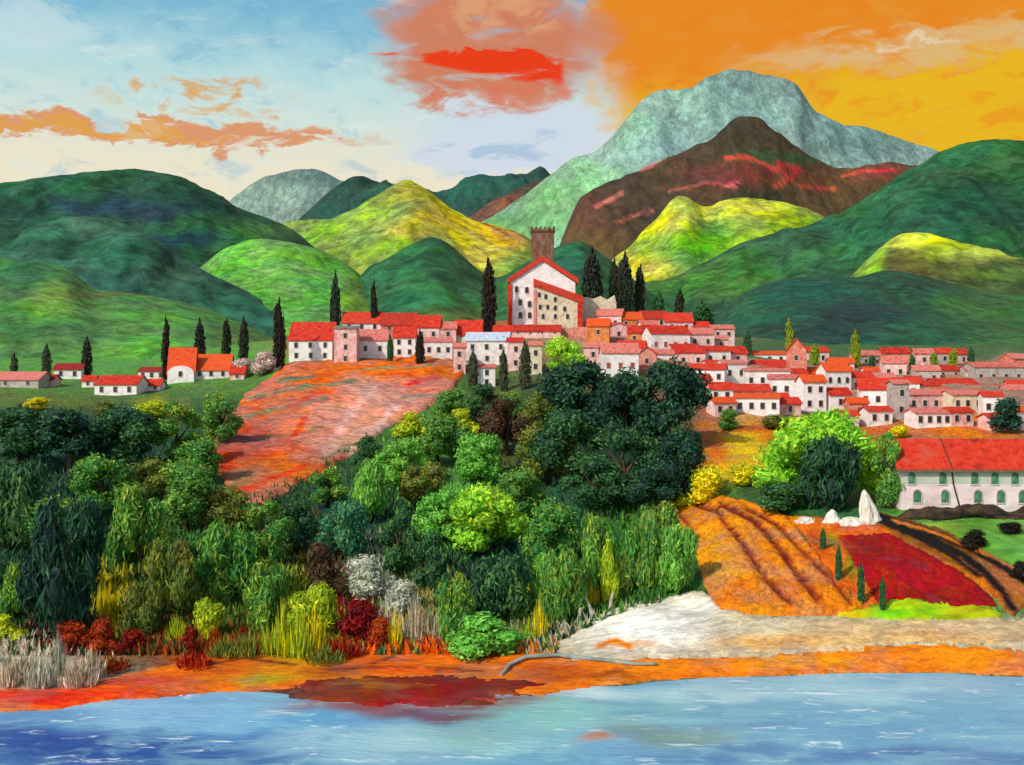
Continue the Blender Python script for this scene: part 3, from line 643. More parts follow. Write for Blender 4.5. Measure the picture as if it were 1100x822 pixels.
G1 = 'trees on the wooded river bank'
BANKTREES = [
 ('round','mid',352,545,46,44,'mid green tree under the lower edge of the salmon slope'),
 ('weep','bright',400,560,40,70,'bright green drooping tree right of the blue-green dome tree'),
 ('oval','dark',398,512,36,44,'small dark tree against the lower edge of the salmon slope'),
 ('round','olive',455,545,50,50,'olive tree between the bright round trees'),
 ('round','bright',515,520,54,56,'bright green tree above the largest lime tree'),
 ('round','mid',560,560,56,60,'mid green tree between the largest lime tree and the grove'),
 ('shrub','yellowgreen',445,470,44,28,'yellow-green bush on the right edge of the salmon slope'),
 ('round','dark',520,455,44,44,'dark green tree at the feet of the grey-green cypresses'),
 ('round','mid',500,500,50,46,'mid green tree below the yellow-green bush near the cypresses'),
 ('oval','olive',575,470,40,52,'olive upright tree below the thickest grey cypress'),
 ('round','mid',552,450,44,30,'low green tree between the brownish tree and the cypresses'),
 ('round','mid',60,600,64,70,'mid green tree behind the tallest blackish drooping tree'),
 ('weep','mid',20,670,40,70,'mid green drooping tree at the left edge behind the red bush'),
 ('round','mid',215,520,56,52,'mid green tree at the lower left corner of the orange slope'),
 ('round','olive',160,540,60,50,'olive tree in the middle of the left bank under the dark trees'),
 ('weep','yellowgreen',225,690,34,50,'yellow-green drooping bush behind the orange flower stems'),
 ('weep','olive',150,690,44,70,'olive drooping tree behind the dark red bushes'),
 ('weep','yellowgreen',335,690,50,66,'yellow-green drooping tree right behind the reed bed'),
 ('weep','mid',490,690,50,80,'mid green drooping tree right of the beige reeds'),
 ('weep','bright',585,655,30,64,'bright green drooping tree between the blue-green trees'),
 # upper left, under the hamlet
 ('round','dark',18,505,75,72,'dark green tree at left edge below the long low hamlet house'),
 ('round','darkest',75,510,80,75,'blackish green tree on the upper bank below the red-roofed hamlet house'),
 ('round','dark',135,505,75,72,'dark green tree on the upper bank right of the blackish tree'),
 ('oval','mid',190,500,60,70,'mid green upright tree below the orange-roofed hamlet houses'),
 ('round','mid',238,478,50,58,'mid green tree touching the left edge of the orange slope'),
 ('shrub','yellowgreen',165,452,38,22,'low yellow-green bush under the arched white hamlet house'),
 ('shrub','yellow',40,440,34,14,'small yellow bush on the bank below the long low house'),
 ('shrub','olive',112,450,30,20,'olive bush below the red-roofed hamlet house'),
 # middle left
 ('weep','dark',15,590,70,100,'tall dark green drooping tree at the left edge of the bank'),
 ('weep','darkest',62,690,75,165,'tallest blackish drooping tree left of the yellow shrubs'),
 ('weep','darkest',92,640,50,110,'narrow blackish drooping tree behind the yellow shrubs'),
 ('round','mid',110,560,70,75,'mid green round tree in the middle of the left bank'),
 ('weep','mid',150,610,65,95,'mid green drooping tree above the yellow shrubs'),
 ('round','mid',200,570,75,80,'broad mid green tree halfway up the left bank'),
 ('weep','olive',185,665,60,90,'olive drooping tree behind the crimson shrub'),
 ('weep','mid',240,650,70,95,'mid green drooping tree above the orange flower shrubs'),
 ('round','olive',245,575,60,55,'olive tree just below the foot of the orange slope'),
 ('oval','mid',285,610,55,75,'upright mid green tree below the tip of the orange slope'),
 ('round','dark',315,595,50,62,'dark green tree left of the blue-green dome tree'),
 ('dome','teal',365,600,62,66,'blue-green dome-shaped tree under the salmon slope'),
 ('weep','mid',285,680,55,80,'mid green drooping tree left of the tall yellow reeds'),
 ('shrub','brown',347,645,48,66,'brown withered bush behind the red bush'),
 ('shrub','mist',396,648,66,52,'pale grey-white misty bush above the dark red bush'),
 # centre
 ('oval','dark',428,622,46,80,'dark upright tree right of the pale misty bush'),
 ('round','bright',430,525,56,56,'bright green round tree at the right foot of the salmon slope'),
 ('round','mid',470,500,60,60,'mid green tree right of the bright round tree'),
 ('shrub','yellowgreen',500,470,50,32,'yellow-green bush below the grey-green cypresses'),
 ('round','mid',486,456,46,40,'green tree at the upper right corner of the orange slope'),
 ('round','brown',545,490,60,66,'brownish tree below the three grey cypresses'),
 ('round','olive',585,520,60,66,'olive tree on the left flank of the black-green grove'),
 ('round','bright',475,585,60,62,'bright green round tree left of the largest lime tree'),
 ('round','lime',520,600,92,84,'large lime green tree in the centre of the bank'),
 ('oval','dark',462,640,40,70,'dark green narrow tree below the bright round trees'),
 ('round','mid',590,620,66,86,'mid green tree right of the large lime tree'),
 ('weep','dark',530,670,70,75,'dark green drooping tree under the large lime tree'),
 ('weep','mid',606,672,50,90,'mid green drooping tree left of the white sand'),
 ('weep','mid',645,652,48,104,'tall green drooping tree at the left end of the white sand'),
 ('weep','yellowgreen',655,656,20,78,'thin yellow-green tree among green drooping trees above the sand'),
 ('weep','mid',690,640,52,96,'green drooping tree above the middle of the white sand'),
 ('weep','bright',728,640,44,80,'bright green drooping tree beside the orange field'),
 ('weep','mid',705,595,60,60,'green tree at the upper left corner of the orange field'),
 ('shrub','bright',520,705,80,46,'bright green bush at the shore behind the driftwood'),
 ('weep','teal',560,660,40,60,'small blue-green drooping tree behind the yellow plants'),
 # dark grove
 ('round','darkest',622,470,82,88,'black-green tree with highest round top at the left of the grove'),
 ('round','dark',610,520,80,84,'dark green tree at the lower left of the grove'),
 ('round','darkest',718,485,84,104,'black-green tree at the upper right of the grove'),
 ('round','darkest',670,485,80,92,'black-green tree between the two tops of the grove'),
 ('round','dark',672,545,90,86,'dark green tree at the front of the grove'),
 ('round','darkest',735,545,66,90,'black-green tree at the right end of the grove'),
 ('round','dark',640,550,70,60,'low dark tree at the front left foot of the grove'),
 ('round','darkest',705,552,64,56,'low blackish tree at the front right foot of the grove'),
 # right side
 ('dome','lime',882,536,132,100,'big lime green dome tree left of the long pink house'),
 ('weep','darkest',893,548,70,84,'dark green tree standing in front of the lime dome tree'),
 ('oval','mid',956,546,40,84,'upright green tree touching the left end of the long pink house'),
 ('shrub','dark',840,548,62,30,'low dark green bush at the top of the orange field'),
 ('shrub','yellow',762,540,44,42,'bright yellow bush at the top of the orange field'),
 ('shrub','yellowgreen',735,545,36,26,'yellow-green bush left of the bright yellow bush'),
 ('shrub','yellow',800,520,40,24,'flat yellow bush on the golden field'),
 ('shrub','darkest',1084,466,34,40,'black-green bush above the roof of the long pink house'),
 ('shrub','mid',784,462,24,24,'small green bush at the lower edge of the village'),
 ('shrub','olive',832,462,34,18,'olive bush under the white houses beside the golden field'),
 ('shrub','yellow',968,470,26,14,'small yellow bush left above the long pink house'),
 ('shrub','black',1047,590,28,22,'round black bush in the middle of the green meadow'),
 ('shrub','black',1086,574,26,14,'flat black bush at the upper edge of the green meadow'),
 ('shrub','black',1096,626,22,24,'black bush at the right edge of the green meadow'),
 ('round','lime',606,405,46,46,'lime green dome tree below the pink terrace wall'),
 ('shrub','blossom',286,402,34,26,'white blossoming bush left of the dark tall cypress'),
 ('shrub','blossom',262,404,22,20,'smaller pink-white blossoming bush right of the orange roofs'),
]
for k in BANKTREES: plant(*k[:7])

# shore plants
SHORE = [
 ('reed','beige',28,724,44,30,'low pale grass behind the tallest grey tuft'),
 ('reed','beige',98,728,30,46,'pinkish pale grass tuft nearest the rust bushes'),
 ('reed','mist',2,720,26,30,'pale grass below the round yellow-green bush'),
 ('reed','beige',412,690,34,60,'beige dry reeds directly behind the dark crimson bush'),
 ('shrub','mist',428,662,44,40,'pale greenish bush right of the grey-white misty bush'),
 ('shrub','yellow',247,636,24,16,'small bright yellow bush in the middle of the left bank'),
 ('reed','yellow',635,655,16,70,'tall yellow stems among the green drooping trees left of the sand'),
 ('shrub','yellow',528,478,14,20,'tiny yellow bush left of the brownish tree'),
 ('reed','rust',120,720,36,24,'rust red dry grass on the orange shore'),
 ('reed','rust',208,716,36,24,'low orange grass at the water side of the crimson bush'),
 ('reed','rust',370,705,40,30,'orange dry grass in front of the crimson bush'),
 ('reed','olive',350,712,40,26,'olive grass in front of the bright yellow reeds'),
 ('reed','yellow',112,665,26,62,'clump of bright yellow stems in front of the black-green tree'),
 ('reed','yellow',127,690,20,40,'short clump of yellow stems right of the tall yellow clump'),
 ('shrub','yellowgreen',10,692,36,34,'round yellow-green bush at the left edge of the shore'),
 ('shrub','red',42,668,22,26,'small dark red bush above the pale grass at the left'),
 ('shrub','rust',78,700,42,36,'rust red bush behind the pale dry grass'),
 ('shrub','rust',108,702,30,40,'rust brown bush below the yellow stems'),
 ('shrub','red',140,702,40,26,'dark red bush on the orange shore right of the rust bushes'),
 ('shrub','red',205,704,18,34,'narrow crimson bush on the shore'),
 ('reed','rust',231,695,14,34,'orange flower stems left of the yellow reeds'),
 ('reed','rust',260,690,20,26,'pair of orange flower stems nearest the yellow reeds'),
 ('reed','yellowgreen',303,704,38,78,'tall yellow-green reeds on the left of the reed bed'),
 ('reed','yellow',338,704,22,72,'bright yellow reeds beside the dark red bush'),
 ('reed','yellowgreen',322,706,30,64,'yellow-green reeds in the middle of the reed bed'),
 ('shrub','red',386,694,44,52,'dark crimson bush between yellow and beige reeds'),
 ('shrub','rust',408,700,28,40,'rust bush right of the dark crimson bush'),
 ('reed','yellow',424,700,14,62,'narrow golden reeds right of the crimson bush'),
 ('reed','beige',444,692,30,70,'beige dry reeds with rust stalks'),
 ('reed','beige',472,690,34,64,'beige dry reeds on the right of the reed bed'),
 ('reed','rust',458,690,12,44,'thin rust red stalks among the beige reeds'),
 ('reed','yellow',580,690,14,66,'tall yellow plant beside the dark drooping trees'),
 ('reed','yellowgreen',568,692,16,40,'short yellow-green plant left of the tall yellow plant'),
 ('reed','beige',12,735,34,38,'pale dry grass tuft at the left end of the shore'),
 ('reed','mist',44,738,30,52,'tallest pale grey grass tuft on the left shore'),
 ('reed','beige',84,738,36,44,'pale dry grass tuft in front of the rust bush'),
 ('reed','mist',62,726,16,66,'thin grey-green stems behind the pale grass tufts'),
 ('reed','yellowgreen',190,690,24,40,'yellow-green grass left of the crimson bush'),
 ('reed','olive',268,704,34,36,'olive grass at the left foot of the reed bed'),
 ('reed','olive',240,705,34,30,'olive grass below the orange flower stems'),
 ('reed','olive',500,698,36,34,'olive grass at the foot of the bright shore bush'),
]
for k in SHORE: plant(*k[:7])
# narrow green bushes in the red field
for k in [('cypress','cypressgreen',884,592,7,26,'small green columnar bush highest in the row beside the red field'),
          ('cypress','cypressgreen',901,624,7.5,40,'second green columnar bush down the row beside the red field'),
          ('cypress','cypressgreen',925,650,8.5,48,'tallest green columnar bush on the edge of the red field'),
          ('cypress','cypressgreen',948,658,7.5,40,'lowest green columnar bush standing on the red field')]:
    plant(*k[:7], group='columnar bushes by the red field', name='columnar_bush', cat='bush')

# cypresses
CY_ = [
 ('cypressgrey',15,412,9,34,415,'faint grey-green cypress nearest the left edge'),
 ('cypressgrey',50,408,11,40,430,'grey-green cypress between the long low house and the small white house'),
 ('cypress',93,404,13,44,425,'dark cypress right of the small white hamlet house'),
 ('cypressbrown',178,400,10,63,412,'slim brown cypress left of the tall orange roof'),
 ('cypress',215,392,14,52,430,'dark cypress behind the gap between the two orange roofs'),
 ('cypress',243,390,12,50,428,'dark cypress behind the right end of the orange roofs, left of its twin'),
 ('cypress',262,392,12,54,428,'dark cypress between its twin and the blossoming bush'),
 ('cypressbrown',300,392,15,74,403,'tall dark cypress at left end of the central house row'),
 ('cypress',360,362,14,74,432,'tall dark cypress behind the gap of the first central houses'),
 ('cypressbrown',402,362,10,64,432,'slim brown cypress behind the central red roofs'),
 ('cypressbrown',525,362,17,88,438,'tallest dark brown cypress left of the church'),
 ('cypressbrown',451,385,11,32,399,'small brown cypress between two white central houses'),
 ('cypressgreen',419,388,8,30,402,'small green cypress between the lumpy white houses'),
 ('cypressgrey',508,422,13,48,374,'left of the three grey-green cypresses at the slope corner'),
 ('cypressgrey',541,426,11,54,368,'middle of the three grey-green cypresses at the slope corner'),
 ('cypressgrey',564,428,15,64,366,'thickest right-hand one of three grey-green cypresses below the church'),
 ('cypress',637,335,26,72,475,'broad black cypress right of the church wall'),
 ('cypress',660,340,16,64,480,'black cypress second from the church'),
 ('cypress',671,342,20,74,476,'tall black cypress above the pink rooftops'),
 ('cypress',687,344,14,62,482,'black cypress at the right of the tall black group'),
 ('cypressgreen',708,345,14,34,486,'short dark green cypress right of the tall black group'),
 ('cypress',730,348,12,40,484,'short dark cypress behind the wide red roofs'),
 ('cypressgreen',755,368,26,46,470,'broad dull green cypress behind the right end of the wide red roofs'),
 ('cypressgreen',803,400,11,46,440,'plain green cypress behind the pink house cluster'),
 ('cypressyellow',848,388,10,48,450,'slim yellow-green cypress behind the tall red gable'),
 ('cypressyellow',875,402,12,34,440,'short yellow-green cypress right of the tall red gable'),
 ('cypressyellow',919,405,12,52,440,'tallest yellow-green cypress in the right village'),
 ('cypressgreen',937,405,9,24,440,'small green cypress right of the tallest yellow-green one'),
 ('cypressgreen',980,416,8,36,430,'thin dark green cypress in front of the pink back houses'),
 ('cypressyellow',1003,404,10,26,450,'short olive cypress among the pink back houses'),
 ('cypressyellow',1024,402,11,28,450,'short yellow cypress beside the pink back houses'),
 ('cypressgreen',1043,402,9,30,448,'dark green cypress at the right end of the back houses'),
]
for pal, px, py, w, h, Y, lab in CY_: plant('cypress', pal, px, py, w*0.88, h, lab, Y=Y, group='cypresses around the village')

# undergrowth on the wooded bank: too many to count, one object
def undergrowth():
    Cs, Ds, Ns, Ls, Ws, cc = [], [], [], [], [], []
    poly_skip = lambda px, py: (py < 395+0.0*px) or (232 < px < 500 and py < 545 and py < 560-(px-232)*0.55 and py > 388) 
    n = 0
    while n < 26000:
        px = random.uniform(-80, 770); py = 430+ (705-430)*math.sqrt(random.random())
        if px > 600 and py > 690-(px-600)*0.35: continue
        if px > 715 and py > 520: continue
        if px > 745: continue
        if poly_skip(px, py): continue
        p = hit_fast(px, py)
        if p is None: continue
        c = BANK.pick(px + random.gauss(0, 6), py + random.gauss(0, 5))
        L = random.uniform(0.9, 3.0); 
        Cs.append((p.x, p.y, p.z+L*0.35)); Ds.append((random.gauss(0, .35), random.gauss(0, .35), 1)); Ns.append((random.gauss(0, .6), -1, random.gauss(0.3, .4)))
        Ls.append(L); Ws.append(random.uniform(.3, .8)); cc.append(np.array(c)*random.uniform(.8, 1.25)); n += 1
    V, Fq, c = dabs(np.array(Cs), unit(np.array(Ds)), unit(np.array(Ns)), np.array(Ls), np.array(Ws), np.array(cc))
    o = link_mesh('undergrowth', make_mesh('undergrowth', V, Fq.tolist(), LEAF, c))
    tag(o, 'tangled green, yellow and brown undergrowth covering the wooded bank', 'undergrowth', kind='stuff')
def hit_fast(px, py):
    a, b = 130.0, 420.0
    for _ in range(14):
        m = (a+b)/2; p = P(px, py, m)
        if p.z <= tz(p.x, m): b = m
        else: a = m
    p = P(px, py, b); p.z = tz(p.x, b); return p
undergrowth()

# ------------------------------------------------------------------ buildings
WALLM = {
 'white': plain_mat('stucco_white', ['#cfbfb4', '#e2d9d0', '#efe9e2', '#f2eee8'], 1.6, stretch=(1.6, 1, 1)),
 'pink': plain_mat('stucco_pink', ['#c08078', '#dca89e', '#e6c4ba', '#ead6ce'], 1.6, stretch=(1, 1, 1.4)),
 'cream': plain_mat('stucco_cream', ['#b89a78', '#d4c0a0', '#dccfae', '#e2d8c0'], 1.6),
 'grey': plain_mat('stucco_grey', ['#8f8278', '#b0a498', '#c4b8aa'], 1.6),
 'orange': plain_mat('stucco_orange', ['#b85a2c', '#d8803c', '#d9a074'], 1.6),
 'salmon': plain_mat('stucco_salmon', ['#c0583e', '#cf8068', '#dca898'], 1.4),
}
ROOFM = {
 'red': plain_mat('tiles_red', ['#7c2016', '#c02a14', '#d23618', '#b8503a'], 1.4, stretch=(1, 1, 1), bump=0.6),
 'orange': plain_mat('tiles_orange', ['#c2361a', '#dc4a16', '#e05a1c', '#b83c1c'], 1.2, bump=0.6),
 'darkred': plain_mat('tiles_dark_red', ['#6a1a14', '#8f2018', '#a82a1a'], 1.2, bump=0.6),
 'pinkred': plain_mat('tiles_faded_red', ['#b04438', '#c86050', '#d48474', '#cf4a34'], 1.2, bump=0.6),
 'mottled': plain_mat('tiles_mottled_red', ['#5a3c34', '#b02a18', '#d23214', '#8a5a50'], 1.0, bump=0.6),
 'slate': plain_mat('tiles_pale_blue', ['#8a9cb4', '#b4c0cc', '#d4d8dc'], 1.2, bump=0.5),
 'grey': plain_mat('tiles_grey', ['#5c544c', '#7c746a', '#948a80'], 1.2, bump=0.5),
}
PANE = plain_mat('window_dark', ['#1c1a1c', '#2c2a28', '#3a3230'], 0.5, rough=0.35, bump=0.0, spec=0.5)
PANERED = plain_mat('shutter_red', ['#8a3a34', '#a84a40', '#b85a50'], 0.5, bump=0.1)
SHUT = plain_mat('shutter_green', ['#2f5c40', '#4a7a58', '#6a957a'], 0.6, bump=0.2)
FRAMEM = plain_mat('window_stone_frame', ['#b8a898', '#d0c4b8'], 0.4, bump=0.1)

def bm_box(bm, x0, x1, y0, y1, z0, z1):
    v = [bm.verts.new(c) for c in ((x0,y0,z0),(x1,y0,z0),(x1,y1,z0),(x0,y1,z0),(x0,y0,z1),(x1,y0,z1),(x1,y1,z1),(x0,y1,z1))]
    for f in ((0,3,2,1),(4,5,6,7),(0,1,5,4),(1,2,6,5),(2,3,7,6),(3,0,4,7)): bm.faces.new([v[i] for i in f])
def bm_prism(bm, pts, y0, y1):
    """outline in x,z extruded along y"""
    a = [bm.verts.new((x, y0, z)) for x, z in pts]; b = [bm.verts.new((x, y1, z)) for x, z in pts]
    bm.faces.new(a); bm.faces.new(b[::-1]); n = len(pts)
    for i in range(n): bm.faces.new((a[i], b[i], b[(i+1) % n], a[(i+1) % n]))
def bm_prism_x(bm, pts, x0, x1):
    a = [bm.verts.new((x0, y, z)) for y, z in pts]; b = [bm.verts.new((x1, y, z)) for y, z in pts]
    bm.faces.new(a); bm.faces.new(b[::-1]); n = len(pts)
    for i in range(n): bm.faces.new((a[i], b[i], b[(i+1) % n], a[(i+1) % n]))
def bm_obj(name, bm, mat, parent=None, bevel=0.0):
    bmesh.ops.recalc_face_normals(bm, faces=bm.faces)
    if bevel: bmesh.ops.bevel(bm, geom=list(bm.edges), offset=bevel, segments=1, affect='EDGES')
    me = bpy.data.meshes.new(name); bm.to_mesh(me); bm.free(); me.materials.append(mat)
    return link_mesh(name, me, parent)

WIN = {}
def window_mesh(kind):
    if kind in WIN: return WIN[kind]
    me_f = me_p = None
    bm = bmesh.new()
    w, h = 0.5, 0.75
    def outline(s, arch):
        pts = [(-w*s, -h*s), (w*s, -h*s)]
        if arch:
            for i in range(9):
                a = math.pi*i/8; pts.append((w*s*math.cos(a), h*s*0.45+w*s*1.1*math.sin(a)))
        else: pts += [(w*s, h*s), (-w*s, h*s)]
        return pts
    arch = kind in ('arch', 'shutter')
    o, i = outline(1.22, arch), outline(1.0, arch); n = len(o)
    ring = [[bm.verts.new((x, y, z)) for x, z in pts] for pts, y in ((o, 0.1), (o, -0.12), (i, -0.12), (i, 0.1))]
    for k in range(3):
        for q in range(n): bm.faces.new((ring[k][q], ring[k][(q+1) % n], ring[k+1][(q+1) % n], ring[k+1][q]))
    bmesh.ops.recalc_face_normals(bm, faces=bm.faces)
    mf = bpy.data.meshes.new('window'); bm.to_mesh(mf); bm.free(); mf.materials.append(FRAMEM)
    bm = bmesh.new(); bm_prism(bm, i, -0.06, 0.08); bmesh.ops.recalc_face_normals(bm, faces=bm.faces)
    mp = bpy.data.meshes.new('pane'); bm.to_mesh(mp); bm.free()
    mp.materials.append({'arch': PANE, 'plain': PANE, 'red': PANERED, 'shutter': SHUT}[kind])
    WIN[kind] = (mf, mp); return WIN[kind]
def add_window(parent, x, y, z, kind='plain', s=1.0, shutter=False, rot=0.0):
    mf, mp = window_mesh(kind)
    o = link_mesh('window', mf, parent); o.location = (x, y, z); o.scale = (s, 1, s); o.rotation_euler = (0, 0, rot)
    link_mesh('shutter' if kind == 'shutter' else 'pane', mp, o)
    return o
DOORM = plain_mat('door_wood', ['#3a2418', '#5a3a24', '#6b4a30'], 0.4)

def house(px0, px1, base, wh, rh, wall, roof, label, kind='x', win=(2, 1), wk='plain', Y=None, rot=0.0, ws=1.0, depth=None, group='village houses', door=False):
    pc = (px0+px1)/2
    p = hit(pc, base) if Y is None else None
    if p is None: p = P(pc, base, Y)
    s = p.y/F
    W = (px1-px0)*s; H = wh*s; RH = max(rh*s, 0.4); D = depth or min(12, max(6, W*0.8))
    root = empty('house', p, R(rot)); tag(root, label, 'house', group)
    x0, x1 = -W/2, W/2; e = 0.45
    bm = bmesh.new(); dn = -5.0
    rt = 0.32
    if kind == 'x':
        bm_prism_x(bm, [(0, dn), (D, dn), (D, H), (D/2, H+RH-rt-0.02), (0, H)], x0, x1)
    elif kind == 'y':
        bm_prism(bm, [(x0, dn), (x1, dn), (x1, H), (0, H+RH-rt-0.02), (x0, H)], 0, D)
    elif kind == 'arch':
        bm_prism(bm, [(x0, dn), (x1, dn)] + [(x1*math.cos(math.pi*i/10), H*0.55+H*0.45*math.sin(math.pi*i/10)) for i in range(11)], 0, D)
    else:
        bm_prism_x(bm, [(0, dn), (D, dn), (D, H+RH-rt-0.02), (0, H)], x0, x1)
    wo = bm_obj('wall', bm, WALLM[wall], root)
    bm = bmesh.new()
    if kind == 'x':
        k = RH/(D/2)
        pts = [(-e, H-e*k), (D/2, H+RH), (D+e, H-e*k), (D+e, H-e*k-rt), (D/2, H+RH-rt), (-e, H-e*k-rt)]
        bm_prism_x(bm, pts, x0-e, x1+e)
    elif kind == 'y':
        k = RH/(W/2)
        pts = [(x0-e, H-e*k), (0, H+RH), (x1+e, H-e*k), (x1+e, H-e*k-rt*1.6), (0, H+RH-rt*1.6), (x0-e, H-e*k-rt*1.6)]
        bm_prism(bm, pts, -e, D+e)
    elif kind == 'arch':
        k = RH
        bm_prism_x(bm, [(0.4, H*0.5), (D*0.5, H+RH), (D+e, H*0.5), (D+e, H*0.5-rt), (D*0.5, H+RH-rt), (0.4, H*0.5-rt)], x0-e, x1+e)
    else:
        k = RH/D
        bm_prism_x(bm, [(-e, H-e*k), (D+e, H+RH+e*k), (D+e, H+RH+e*k-rt), (-e, H-e*k-rt)], x0-e, x1+e)
    bm_obj('roof', bm, ROOFM[roof], root)
    nc, nr = win
    for j in range(nr):
        for i in range(nc):
            x = x0 + W*(i+0.5)/nc + random.uniform(-.12, .12); z = H*(j+0.55)/nr*0.92
            add_window(root, x, -0.02, z, wk, ws*min(1.25, max(0.6, H/nr/2.9)))
    if door:
        bm = bmesh.new(); bm_box(bm, W*0.02-0.6, W*0.02+0.6, -0.1, 0.1, -0.3, 2.0); bm_obj('door', bm, DOORM, root)
    return root

